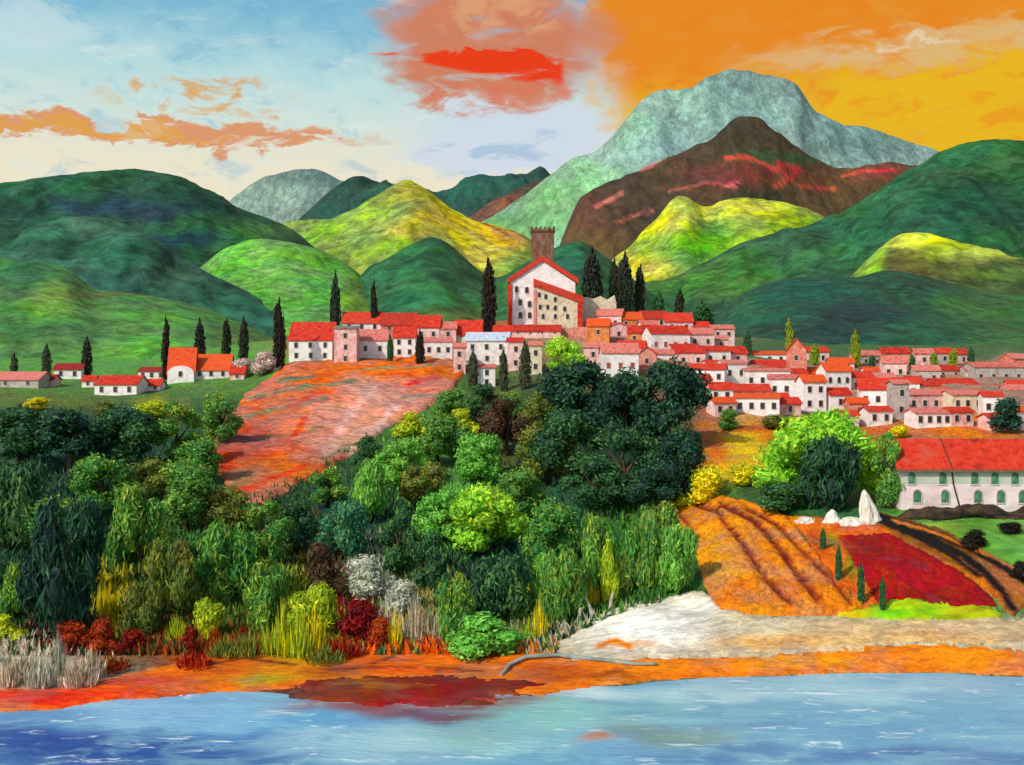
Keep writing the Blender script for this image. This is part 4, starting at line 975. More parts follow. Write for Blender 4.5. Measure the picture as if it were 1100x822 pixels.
GH, GC, GR = 'hamlet houses on the left', 'houses in the central row', 'houses of the right village'
HS = [
 dict(a=(43,57,415,8,5,'pink','darkred','tiny pink house touching the right end of the long low house'), win=(1,1), g=GH),
 dict(a=(88,101,416,8,5,'white','red','tiny white house between the small white house and the lowest red-roofed house'), win=(1,1), g=GH),
 dict(a=(150,172,420,7,6,'white','red','small white house under the low white cottage'), win=(2,1), g=GH),
 dict(a=(247,262,408,8,7,'pink','red','small pink house at the right end of the wide orange roof'), win=(1,1), g=GH),
 # left hamlet
 dict(a=(-30,42,416,9,8,'grey','pinkred','long low greyish house with faded roof at the left edge'), win=(3,1), g=GH),
 dict(a=(58,87,407,11,6,'white','darkred','small white house with thin dark red roof between two cypresses'), win=(2,1), g=GH, rot=4),
 dict(a=(101,147,425,13,9,'white','red','white house with bright red roof lowest in the left hamlet'), win=(3,1), g=GH, rot=-3),
 dict(a=(148,178,408,10,4,'white','darkred','low white cottage with thin dark roof left of the orange roofs'), win=(3,1), g=GH),
 dict(a=(180,208,411,18,20,'white','orange','house with tall orange roof and arched white front'), kind='arch', win=(1,1), g=GH),
 dict(a=(208,246,407,11,16,'white','orange','white house under the wide orange roof left of the blossoming bushes'), win=(3,1), g=GH, rot=3),
 # central row, front
 dict(a=(310,357,388,24,19,'white','red','big white house with wide red roof at the left end of the central row'), win=(3,2), g=GC, rot=-3),
 dict(a=(359,383,392,40,3,'pink','grey','narrow tall pink tower house with flat roof in the central row'), kind='s', win=(1,3), g=GC),
 dict(a=(385,416,385,21,11,'white','pinkred','white house with faded red roof right of the pink tower house'), win=(2,1), g=GC),
 dict(a=(423,446,384,23,11,'white','red','white house with red roof left of the small brown cypress'), win=(2,2), g=GC),
 dict(a=(456,486,386,20,4,'white','pinkred','long white house right of the small brown cypress'), win=(3,1), g=GC, rot=5),
 dict(a=(487,500,402,30,4,'pink','pinkred','slim pink house at the right end of the orange slope'), win=(1,2), g=GC),
 dict(a=(500,546,392,27,9,'white','slate','white house with pale blue roof below the tallest cypress'), win=(3,2), g=GC, rot=-4),
 dict(a=(514,532,416,22,3,'white','pinkred','small white house between the left and middle grey cypresses'), win=(1,2), g=GC),
 dict(a=(546,562,398,32,4,'pink','red','narrow pink house left of the thickest grey cypress'), win=(1,2), g=GC),
 dict(a=(569,582,402,32,4,'cream','pinkred','narrow cream house right of the thickest grey cypress'), win=(1,2), g=GC),
 # central row, back
 dict(a=(368,409,356,10,12,'white','red','white house with red roof behind the pink tower house'), win=(3,1), g=GC, Y=428),
 dict(a=(409,446,358,10,13,'salmon','mottled','salmon house with mottled red roof left of the small chimney-like gables'), win=(2,1), g=GC, Y=426),
 dict(a=(446,472,368,18,12,'pink','red','pink house with red roof behind the small brown cypress'), win=(2,1), g=GC, Y=424),
 dict(a=(472,490,366,14,7,'pink','pinkred','small pink house behind the long white house'), win=(1,1), g=GC, Y=424),
 dict(a=(488,517,364,6,15,'cream','red','low house with bright red roof left of the tallest cypress'), win=(2,1), g=GC, Y=426),
 dict(a=(530,550,364,8,7,'salmon','red','small salmon house with red roof at the left foot of the church'), win=(1,1), g=GC, Y=432),
 dict(a=(550,602,360,5,7,'pink','red','long low red-roofed building along the foot of the church'), win=(4,1), g=GC, Y=430),
 # right village, upper
 dict(a=(642,666,356,12,8,'pink','pinkred','pink house with faded roof just right of the terrace wall'), win=(2,1), g=GR, Y=452),
 dict(a=(667,690,354,8,9,'orange','orange','orange house with orange roof below the tall black cypresses'), win=(2,1), g=GR, Y=452),
 dict(a=(691,716,352,7,10,'pink','mottled','pink house with mottled roof under the short dark green cypress'), win=(2,1), g=GR, Y=455),
 dict(a=(716,743,358,9,11,'pink','red','pink house with bright red roof at the top right of the upper cluster'), win=(2,1), g=GR, Y=452),
 dict(a=(632,653,376,18,9,'orange','orange','tall orange house right of the lime dome tree'), win=(1,2), g=GR, Y=428),
 dict(a=(655,675,368,12,5,'pink','pinkred','small pink house in the heart of the upper cluster'), kind='y', win=(1,1), g=GR, Y=440),
 dict(a=(676,702,370,9,9,'orange','red','orange house with deep red roof left of the house with red windows'), win=(2,1), g=GR, Y=436),
 dict(a=(701,740,383,17,10,'white','red','white house with a row of red windows above the grove'), win=(4,1), wk='red', g=GR, Y=424),
 dict(a=(741,766,376,12,7,'pink','pinkred','pink house with faded roof right of the house with red windows'), win=(2,1), g=GR, Y=436),
 dict(a=(628,646,390,12,6,'pink','pinkred','small pink house directly right of the lime dome tree'), win=(1,1), g=GR),
 dict(a=(649,684,408,20,12,'white','pinkred','white house with dark windows nestled between the two tops of the grove'), win=(3,1), wk='red', g=GR),
 dict(a=(664,690,388,10,9,'white','red','white cottage with bright red roof above the nestled white house'), win=(2,1), g=GR, Y=415),
 dict(a=(686,704,397,12,9,'salmon','red','salmon cottage with red roof left of the grove top'), kind='y', win=(1,1), g=GR),
 # right village, middle
 dict(a=(728,756,396,12,8,'pink','red','pink house with red roof right above the grove'), win=(2,1), g=GR, Y=408),
 dict(a=(757,784,394,12,6,'white','red','white house with low red roof in the pink house cluster'), win=(2,1), g=GR, Y=412),
 dict(a=(783,802,392,9,8,'pink','red','pink house with red roof just left of the plain green cypress'), win=(1,1), g=GR, Y=418),
 dict(a=(756,780,376,8,5,'pink','pinkred','pale pink house at the back of the pink house cluster'), win=(2,1), g=GR, Y=445),
 dict(a=(742,776,414,12,7,'white','red','wide white house in the middle tier above the grove edge'), win=(3,1), g=GR),
 dict(a=(778,802,412,15,4,'white','pinkred','white house with dark windows below the plain green cypress'), win=(2,1), g=GR),
 dict(a=(811,843,392,8,4,'white','orange','white house with thin orange roof behind the middle tier'), win=(3,1), g=GR, Y=440),
 dict(a=(812,846,402,6,8,'pink','red','low house with broad red roof in front of the thin-roofed white house'), win=(3,1), g=GR, Y=420),
 dict(a=(846,865,408,22,14,'salmon','red','tall salmon house with steep red gable'), kind='y', win=(1,2), g=GR, Y=408),
 dict(a=(804,846,420,15,3,'white','pinkred','long white house in the centre of the right village'), win=(4,1), g=GR),
 dict(a=(764,786,432,10,8,'white','red','white house with red roof at the lower left of the right village'), win=(2,1), g=GR),
 dict(a=(790,826,428,6,8,'pink','red','low pink house with rounded red roof below the long white house'), win=(3,1), g=GR),
 dict(a=(828,862,430,16,5,'white','pinkred','white house with three dark windows below the steep red gable'), win=(3,1), g=GR),
 dict(a=(792,834,446,13,5,'white','orange','long white house just above the golden field'), win=(4,1), g=GR),
 dict(a=(838,860,446,9,7,'pink','red','small pink house beside the long white house over the golden field'), win=(1,1), g=GR),
 dict(a=(864,887,442,22,8,'white','orange','tall white house left of the arched windows house'), win=(2,2), g=GR),
 dict(a=(888,914,420,15,10,'white','orange','white house with arched windows below the short yellow-green cypress'), win=(3,1), wk='arch', g=GR),
 dict(a=(892,914,441,12,8,'white','red','white cottage with red roof under the arched windows house'), win=(1,1), g=GR),
 dict(a=(893,916,398,6,6,'pink','orange','small back house with orange roof left of the tallest yellow-green cypress'), win=(2,1), g=GR, Y=435),
 dict(a=(868,888,412,8,7,'salmon','orange','small salmon house between the steep gable and the arched windows house'), win=(1,1), g=GR, Y=410),
 # right village, far right
 dict(a=(926,960,441,16,13,'white','red','white house with tall red roof under the tallest yellow-green cypress'), win=(3,1), g=GR),
 dict(a=(950,972,410,14,8,'pink','pinkred','pale pink house with faded roof left of the thin dark cypress'), win=(2,1), g=GR, Y=425),
 dict(a=(961,976,450,26,4,'grey','pinkred','narrow grey house right of the white house with tall red roof'), win=(1,2), g=GR),
 dict(a=(977,1022,444,14,6,'pink','pinkred','long pink house in front of the thin dark cypress'), win=(4,1), g=GR),
 dict(a=(986,1021,459,11,5,'white','pinkred','white house with small dark windows just above the long pink house roof'), win=(4,1), g=GR),
 dict(a=(984,1008,415,12,6,'grey','pinkred','grey house with faded roof behind the long pink house'), win=(2,1), g=GR, Y=418),
 dict(a=(1008,1048,424,8,7,'pink','red','pink house with wide red roof at the right of the village'), win=(3,1), g=GR, Y=400),
 dict(a=(1006,1034,409,8,6,'pink','red','small pink house with red roof below the short yellow cypress'), win=(2,1), g=GR, Y=428),
 dict(a=(1024,1056,444,14,5,'cream','pinkred','cream house in the lower tier near the right edge'), win=(3,1), g=GR),
 dict(a=(1050,1112,416,15,6,'grey','pinkred','wide grey-beige house with faded red roof at the right edge'), win=(5,1), g=GR, Y=415),
 dict(a=(1048,1082,430,7,8,'pink','red','low house with bright red roof below the wide grey house'), win=(3,1), g=GR, Y=392),
 dict(a=(1058,1076,450,17,5,'white','red','white house left of the black-green bush by the right edge'), win=(2,1), g=GR),
 dict(a=(1082,1112,436,12,6,'white','pinkred','white house at the right edge above the black-green bush'), win=(2,1), g=GR, Y=380),
 dict(a=(1088,1114,462,14,5,'white','orange','white house at the right edge beside the black-green bush'), win=(2,1), g=GR),
 dict(a=(1056,1090,400,5,5,'pink','pinkred','small faded house at the back by the right edge'), win=(3,1), g=GR, Y=455),
]
HS += [
 dict(a=(650,664,366,10,6,'white','red','tiny white house left of the small pink gabled house'), win=(1,1), g=GR, Y=444),
 dict(a=(690,706,362,9,6,'white','pinkred','tiny white house under the mottled roof of the upper cluster'), win=(1,1), g=GR, Y=446),
 dict(a=(720,736,368,9,6,'pink','orange','tiny pink house with orange roof above the red-windowed house'), win=(1,1), g=GR, Y=442),
 dict(a=(744,760,362,8,6,'white','red','tiny white house beside the dull green broad cypress'), win=(1,1), g=GR, Y=452),
 dict(a=(760,774,404,9,5,'white','red','tiny white house on top of the wide white middle-tier house'), win=(1,1), g=GR, Y=404),
 dict(a=(818,832,412,9,5,'pink','red','tiny pink house above the long white house in the village centre'), win=(1,1), g=GR, Y=404),
 dict(a=(872,886,424,9,5,'white','red','tiny white house left of the arched windows house'), win=(1,1), g=GR, Y=390),
 dict(a=(832,846,438,8,5,'salmon','red','tiny salmon house under the white house with three dark windows'), win=(1,1), g=GR, Y=352),
 dict(a=(898,914,410,8,5,'white','red','tiny white house behind the arched windows house'), win=(1,1), g=GR, Y=416),
 dict(a=(930,944,410,8,5,'white','orange','tiny white house with orange roof below the tallest yellow-green cypress'), win=(1,1), g=GR, Y=416),
 dict(a=(976,990,420,8,5,'white','red','tiny white house at the foot of the thin dark green cypress'), win=(1,1), g=GR, Y=404),
 dict(a=(1040,1056,410,8,5,'white','red','tiny white house left of the wide grey-beige house'), win=(1,1), g=GR, Y=420),
 dict(a=(1062,1078,412,8,5,'pink','red','tiny pink house with red roof behind the wide grey-beige house'), win=(1,1), g=GR, Y=440),
 dict(a=(1084,1098,424,8,5,'white','red','tiny white house below the right end of the wide grey-beige house'), win=(1,1), g=GR, Y=398),
 dict(a=(1006,1020,434,9,5,'white','orange','tiny white house with orange roof behind the right end of the long pink house'), win=(1,1), g=GR, Y=378),
 dict(a=(1040,1056,436,9,5,'salmon','red','tiny salmon house above the cream lower-tier house'), win=(1,1), g=GR, Y=380),
 dict(a=(1064,1084,463,10,5,'pink','red','pink house with red roof left of the black-green bush, lowest tier'), win=(1,1), g=GR),
 dict(a=(902,922,460,10,5,'pink','red','low pink house at the left end of the lowest tier'), win=(1,1), g=GR),
 dict(a=(766,788,366,9,5,'pink','pinkred','pale pink house at the top right of the pink house cluster'), win=(2,1), g=GR, Y=462),
 dict(a=(724,748,388,10,5,'salmon','red','salmon house between the red-windowed house and the grove'), win=(2,1), g=GR, Y=420),
 dict(a=(702,726,396,11,6,'white','pinkred','white cottage directly on top of the right grove tree'), win=(2,1), g=GR, Y=408),
 dict(a=(866,890,392,10,6,'pink','red','pink house with red roof in the rearmost tier beside the short yellow-green cypress'), win=(2,1), g=GR, Y=452),
 dict(a=(924,948,396,10,6,'grey','pinkred','grey-pink house in the rearmost tier right of the tallest yellow-green cypress'), win=(2,1), g=GR, Y=452),
 dict(a=(950,976,392,9,7,'salmon','red','salmon house with red roof in the rearmost tier left of the thin dark cypress'), win=(2,1), g=GR, Y=456),
 dict(a=(984,1002,394,10,6,'pink','pinkred','small pink house in the rearmost tier right of the thin dark cypress'), win=(1,1), g=GR, Y=458),
 dict(a=(1008,1022,392,9,6,'grey','red','small grey house in the rearmost tier between two yellow cypresses'), win=(1,1), g=GR, Y=458),
 dict(a=(1028,1042,393,9,6,'pink','red','small pink house in the rearmost tier left of the right-end green cypress'), win=(1,1), g=GR, Y=458),
 dict(a=(1088,1112,398,9,6,'salmon','pinkred','salmon house in the rearmost tier at the right edge'), win=(2,1), g=GR, Y=460),
 dict(a=(914,938,424,13,7,'pink','red','pink house with red roof right of the arched windows house'), win=(2,1), g=GR, Y=392),
 dict(a=(938,962,422,11,6,'white','pinkred','white house with faded roof above the white house with tall red roof'), win=(2,1), g=GR, Y=398),
 dict(a=(962,986,430,13,6,'white','red','white house with red roof behind the narrow grey house'), win=(2,1), g=GR, Y=384),
 dict(a=(986,1010,430,11,5,'cream','red','cream house with red roof directly behind the long pink house'), win=(2,1), g=GR, Y=386),
 dict(a=(914,932,450,12,6,'salmon','orange','salmon house in the lower tier left of the yellow bush'), win=(1,1), g=GR),
 dict(a=(934,958,457,11,5,'white','red','low white house in the lowest tier left of the yellow bush'), win=(2,1), g=GR),
 dict(a=(1022,1046,458,11,5,'pink','red','pink house with red roof in the lowest tier above the long pink house'), win=(2,1), g=GR),
 dict(a=(744,764,428,14,7,'salmon','red','salmon house with red roof at the upper edge of the grove'), win=(1,1), g=GR),
 dict(a=(768,790,448,11,6,'pink','orange','pink house with orange roof at the lowest left corner of the right village'), win=(2,1), g=GR),
 dict(a=(846,868,420,13,6,'white','red','white house with red roof in front of the steep red gable'), win=(2,1), g=GR, Y=392),
]
for d in HS:
    if d['g'] == GR:
        d['rot'] = random.uniform(-16, 16)
        a = list(d['a']); m = (a[0]+a[1])/2; w_ = (a[1]-a[0])*0.56; a[0], a[1] = m-w_, m+w_; a[3] *= 1.5; a[4] *= 0.85; d['a'] = tuple(a)
    house(*d['a'], kind=d.get('kind', 'x'), win=d.get('win', (2, 1)), wk=d.get('wk', 'plain'), Y=d.get('Y'), rot=d.get('rot', random.uniform(-6, 6)), group=d['g'])

# church
def church():
    Y = 450.0; s = Y/F; p = P(583, 347, Y)
    root = empty('church', (p.x, p.y, p.z), 0); tag(root, 'large white church with red gable, side wing and square brown tower', 'church')
    X = lambda px: (px-583)*s
    Z = lambda py: (347-py)*s
    D = 26.0
    bm = bmesh.new(); bm_prism(bm, [(X(548), -6), (X(618), -6), (X(618), Z(304)), (X(583), Z(280)), (X(548), Z(303))], 0, D)
    bm_obj('wall', bm, WALLM['white'], root)
    bm = bmesh.new(); t = 2.0
    zl = Z(301)+0.6; zr = Z(275)
    bm_prism(bm, [(X(545), zl), (X(583), zr), (X(621), zl), (X(621), zl-t), (X(583), zr-t), (X(545), zl-t)], -0.9, D+0.6)
    bm_obj('roof', bm, ROOFM['red'], root)
    bm = bmesh.new(); bm_box(bm, X(545.5), X(550), -0.55, 3, -6, Z(305)); bm_obj('pilaster', bm, ROOFM['red'], root)
    # side wing with a roof falling to the right
    y0, y1 = -5.0, -0.02
    bm = bmesh.new(); bm_prism(bm, [(X(575), -6), (X(623), -6), (X(623), Z(326)), (X(575), Z(309))], y0, y1); w = bm_obj('side_wing', bm, WALLM['cream'], root)
    bm = bmesh.new()
    zf = lambda px, d: Z(309+(px-575)*17/48.0)+d
    a = [(X(573), zf(573, 0.03)), (X(626), zf(626, 0.03)), (X(626), zf(626, 0.9)), (X(573), zf(573, 0.9))]
    va = [bm.verts.new((x, y0-0.8, z)) for x, z in a]; vb = [bm.verts.new((x, y1, z + (2.6 if i > 1 else 0))) for i, (x, z) in enumerate(a)]
    bm.faces.new(va); bm.faces.new(vb[::-1])
    for i in range(4): bm.faces.new((va[i], vb[i], vb[(i+1) % 4], va[(i+1) % 4]))
    bm_obj('wing_roof', bm, ROOFM['red'], root)
    bm = bmesh.new(); bm_box(bm, X(619.5), X(625), y0-0.4, -1, -6, Z(326)); bm_obj('pilaster', bm, ROOFM['red'], root)
    bm = bmesh.new(); bm_box(bm, X(573), X(576), y0-0.3, -1, -6, Z(312)); bm_obj('pilaster', bm, WALLM['salmon'], root)
    for px, py in ((555,311),(566,312),(559,325),(569,327),(559,339),(569,339)):
        add_window(root, X(px), -0.05, Z(py), 'arch', 1.5)
    for px, py in ((579,318),(586,320),(596,323),(580,331),(588,331),(596,332),(606,333),(583,341),(596,341),(609,341)):
        add_window(root, X(px), y0-0.05, Z(py), 'arch', 1.25)
    # tower
    TM = plain_mat('tower_stone', ['#4a3222', '#6b4a34', '#7d5c46', '#8f7460'], 2.2, stretch=(1, 1, 2))
    bm = bmesh.new(); bm_box(bm, X(571.5), X(596.5), 12, 21, -4, Z(242)); tw = bm_obj('tower', bm, TM, root, 0.15)
    bm = bmesh.new()
    xa, xb = X(570.5), X(597.5)
    bm_box(bm, xa, xb, 11.5, 21.5, Z(244.5), Z(241.5))
    n = 6; wd = (xb-xa)/(2*n-1)
    for i in range(n):
        for yy in (11.5, 20.7): bm_box(bm, xa+2*i*wd, xa+(2*i+1)*wd, yy, yy+0.8, Z(241.6), Z(239.2))
    bm_obj('parapet', bm, TM, tw)
church()

def wall_thing(name, pts, Y, thick, mat, label, dn=4.0):
    """upright wall with an uneven top; pts = (column, row of top) as seen, foot follows the ground"""
    bm = bmesh.new()
    top = []
    for px, py in pts:
        p = P(px, py, Y); g = tz(p.x, Y)
        top.append((p.x, max(p.z, g+0.3), g-dn))
    fr = [(bm.verts.new((x, Y, zb)), bm.verts.new((x, Y, zt)), bm.verts.new((x, Y+thick, zb)), bm.verts.new((x, Y+thick, zt))) for x, zt, zb in top]
    for a, b in zip(fr[:-1], fr[1:]):
        bm.faces.new((a[0], b[0], b[1], a[1])); bm.faces.new((a[1], b[1], b[3], a[3])); bm.faces.new((a[3], b[3], b[2], a[2]))
    for a in (fr[0], fr[-1]): bm.faces.new((a[0], a[1], a[3], a[2]))
    return tag(bm_obj(name, bm, mat), label, 'wall')
wall_thing('stone_wall', [(622,321),(630,319),(638,321),(645,318),(652,322),(660,317),(662,325)], 462, 2.0, WALLM['cream'], 'pale ruined wall with uneven top right of the church')
wall_thing('terrace_wall', [(574,358),(585,356),(600,354),(620,351),(640,352),(650,356)], 436, 1.5, WALLM['salmon'], 'pink terrace wall below the church above the lime dome tree', dn=8)

# long pink house
def long_house():
    Y = 200.0; s = Y/F; p = P(968, 548, Y)
    root = empty('farmhouse', p, R(-2)); tag(root, 'long pale pink two-storey house with red roof and green arched shutters', 'house')
    W = 46.0; H = 48*s; D = 11.0; RH = 27*s; e = 0.7; rt = 0.3
    bm = bmesh.new(); bm_prism_x(bm, [(0, -4), (D, -4), (D, H), (D/2, H+RH-rt-.02), (0, H)], 0, W)
    PINK = plain_mat('limewash_pink', ['#d4b8b0', '#e6ccc4', '#eed8d0', '#f2e4de'], 3.0, stretch=(2, 1, 1))
    bm_obj('wall', bm, PINK, root)
    bm = bmesh.new(); bm_box(bm, -0.03, W+.03, -0.04, -0.001, H-3.3, H-0.3)
    bm_obj('frieze', bm, plain_mat('limewash_green', ['#a8b498', '#b8bea4', '#c4c4b0'], 2.0), root)
    k = RH/(D/2)
    for xa, xb in ((-0.9, 8.85), (9.15, W+0.9)):
        bm = bmesh.new(); bm_prism_x(bm, [(-e, H-e*k), (D/2, H+RH), (D+e, H-e*k), (D+e, H-e*k-rt), (D/2, H+RH-rt), (-e, H-e*k-rt)], xa, xb)
        bm_obj('roof', bm, ROOFM['red'], root)
    bm = bmesh.new(); bm_box(bm, -1.0, W+1, -e-0.22, -e-0.01, H-e*k-0.55, H-e*k-0.1); bm_obj('gutter', bm, plain_mat('gutter_brown', ['#6b4a34', '#8a6248'], 0.6), root)
    DRK = plain_mat('dark_iron', ['#241c18', '#3a2a22'], 0.5, rough=.5)
    bm = bmesh.new(); bm_prism_x(bm, [(-e-0.05, H-e*k+.02), (D/2, H+RH+0.12), (D/2, H+RH-0.3), (-e-0.05, H-e*k-.4)], 8.86, 9.14); bm_obj('roof_seam', bm, plain_mat('seam_brown', ['#5a2a1c', '#7a3a26'], 0.5), root)
    bm = bmesh.new()
    n = 8; a = [(9.0, -0.2, H-0.3), (9.3, -0.2, H*0.6), (10.2, -0.25, 1.4), (10.6, -0.25, 0.2)]
    rings = [[bm.verts.new((x+0.13*math.cos(6.283*i/n), yy+0.13*math.sin(6.283*i/n), z)) for i in range(n)] for x, yy, z in a]
    for r0, r1 in zip(rings[:-1], rings[1:]):
        for i in range(n): bm.faces.new((r0[i], r0[(i+1) % n], r1[(i+1) % n], r1[i]))
    bm_obj('downpipe', bm, DRK, root)
    for x in (1.9, 7.5, 13.2, 16.8, 20.4, 24.2, 28, 32, 36, 40, 44): add_window(root, x, -0.04, H-2.35, 'shutter', 1.35)
    for x in (2.9, 7.9, 13.8, 17.9, 21.8, 25.5, 29.5, 33.5, 37.5, 41.5): add_window(root, x, -0.02, H*0.30, 'shutter', 1.4)
long_house()

# ------------------------------------------------------------------ odd things
def lump(name, pts, rad, mat, label, cat, seg=10, rough=0.25, ends=0.35):
    """long uneven body along a line of world points"""
    bm = bmesh.new(); rings = []
    P_ = [Vector(q) for q in pts]
    fine = []
    for a, b in zip(P_[:-1], P_[1:]):
        m = max(2, int((b-a).length/0.8))
        for k in range(m): fine.append(a.lerp(b, k/m))
    fine.append(P_[-1]); N = len(fine)
    for j, c in enumerate(fine):
        t = j/(N-1); d = (fine[min(j+1, N-1)]-fine[max(j-1, 0)]).normalized(); sd = d.cross(Vector((0, 0, 1))).normalized(); up = sd.cross(d)
        r0 = rad*(ends+(1-ends)*math.sin(math.pi*min(max(t, .02), .98))**0.5)
        ring = []
        for i in range(seg):
            a = 6.283*i/seg; k = r0*(1+rough*fbm(c.x*.5+math.cos(a), c.y*.5+math.sin(a), c.z+i*.3, 3))
            ring.append(bm.verts.new(c+sd*math.cos(a)*k+up*math.sin(a)*k))
        rings.append(ring)
    for r0, r1 in zip(rings[:-1], rings[1:]):
        for i in range(seg): bm.faces.new((r0[i], r0[(i+1) % seg], r1[(i+1) % seg], r1[i]))
    bm.faces.new(rings[0][::-1]); bm.faces.new(rings[-1])
    o = bm_obj(name, bm, mat); 
    for f in o.data.polygons: f.use_smooth = True
    return tag(o, label, cat)
def gpt(px, py, dz=0.0):
    p = hit(px, py); return (p.x, p.y, p.z+dz)
LOGM = plain_mat('driftwood', ['#5c6a60', '#86948a', '#a4aca0'], 1.0, stretch=(4, 1, 1))
lump('driftwood_log', [gpt(538,728,.3), gpt(548,718,.6), gpt(565,711,.7), gpt(600,708,.6), gpt(640,712,.5), gpt(680,716,.4), gpt(706,717,.5)], 0.3, LOGM, 'long curved grey-green driftwood log on the orange shore', 'log', ends=0.5)
HEDM = plain_mat('dry_stone_dark', ['#16130f', '#2a221a', '#463420', '#5a4424'], 0.8, stretch=(3, 1, 1), bump=1.0)
def bp(px, py): return tuple(P(px, py, 196.5))
lump('earth_bank', [bp(966,558), bp(985,555), bp(1005,557), bp(1022,554), bp(1034,548)], 1.75, HEDM, 'thick blackish earth bank at the left front of the long pink house', 'earth bank', rough=.5)
lump('earth_bank', [bp(1024,554), bp(1036,549), bp(1052,548), bp(1068,553), bp(1084,561), bp(1096,558), bp(1108,550), bp(1135,547)], 1.5, HEDM, 'long curving brown-black earth bank along the front of the long pink house', 'earth bank', rough=.5)
lump('fallen_branch', [gpt(1018,579,.3), gpt(1028,584,.3), gpt(1036,589,.3), gpt(1046,594,.2)], 0.32, HEDM, 'short dark fallen branch on the green meadow', 'branch')
ROCK = plain_mat('white_rock', ['#a89c84', '#cfc6b0', '#dedac8', '#e4e0d2'], 0.9, stretch=(1, 1, 3), bump=0.9)
def rock(px, py, w, h, label, lean=0.0, seed=0, sharp=0.8):
    p = hit(px, py); s = p.y/F; bm = bmesh.new(); bmesh.ops.create_icosphere(bm, subdivisions=3, radius=1.0)
    for v in bm.verts:
        c = v.co.copy(); t = (c.z+1)/2; k = (1-t)**sharp*0.9+0.12 if sharp > 0 else 1
        n_ = 1+0.38*fbm(c.x*2.2+seed, c.y*1.5, c.z*1.5, 3)
        sp = math.sqrt(max(0.05, 1-c.z*c.z))
        v.co = Vector((c.x/sp*k*w*s*0.5*n_*min(1, sp*2.2)+lean*w*s*t, c.y/sp*k*w*s*0.4*n_*min(1, sp*2.2), -0.5+t*(h*s+0.5)))
    o = bm_obj('rock', bm, ROCK); o.location = p
    return tag(o, label, 'rock', 'white rocks at the top of the red field')
rock(936, 562, 24, 36, 'tall pointed white rock in front of the dark green tree', lean=-0.32, seed=1, sharp=0.7)
rock(894, 562, 24, 15, 'low peaked white rock left of the tall pointed one', seed=4, sharp=0.9)
rock(914, 564, 28, 9, 'flat white rock between the two peaked rocks', seed=7, sharp=0.4)
rock(866, 562, 26, 7, 'flat beige rock at the left end of the rock row', seed=9, sharp=0.35)
STUMP = plain_mat('bleached_wood', ['#8f8470', '#c0b49c', '#dcd4c2'], 0.4, stretch=(1, 1, 4))
for px, py, hp, ln, lab in ((622,672,18,0.1,'short bleached stump leftmost of the three in the sand'), (637,667,26,-0.35,'leaning bleached stump, tallest of the three in the sand'), (655,660,22,0.15,'bleached stump rightmost of the three in the sand')):
    p = hit(px, py); s = p.y/F; bm = bmesh.new(); n = 9; rings = []
    for j in range(6):
        t = j/5.0; r_ = 0.42*(1-0.45*t)
        rings.append([bm.verts.new((ln*hp*s*t*t+r_*math.cos(6.283*i/n)*(1+.2*math.sin(i*2.3+j)), r_*math.sin(6.283*i/n), -0.5+t*(hp*s+0.5)+ (0.25*math.sin(i*1.7) if j == 5 else 0))) for i in range(n)])
    for r0, r1 in zip(rings[:-1], rings[1:]):
        for i in range(n): bm.faces.new((r0[i], r0[(i+1) % n], r1[(i+1) % n], r1[i]))
    bm.faces.new(rings[-1])
    o = bm_obj('tree_stump', bm, STUMP); o.location = p; tag(o, lab, 'stump', 'bleached stumps in the sand')

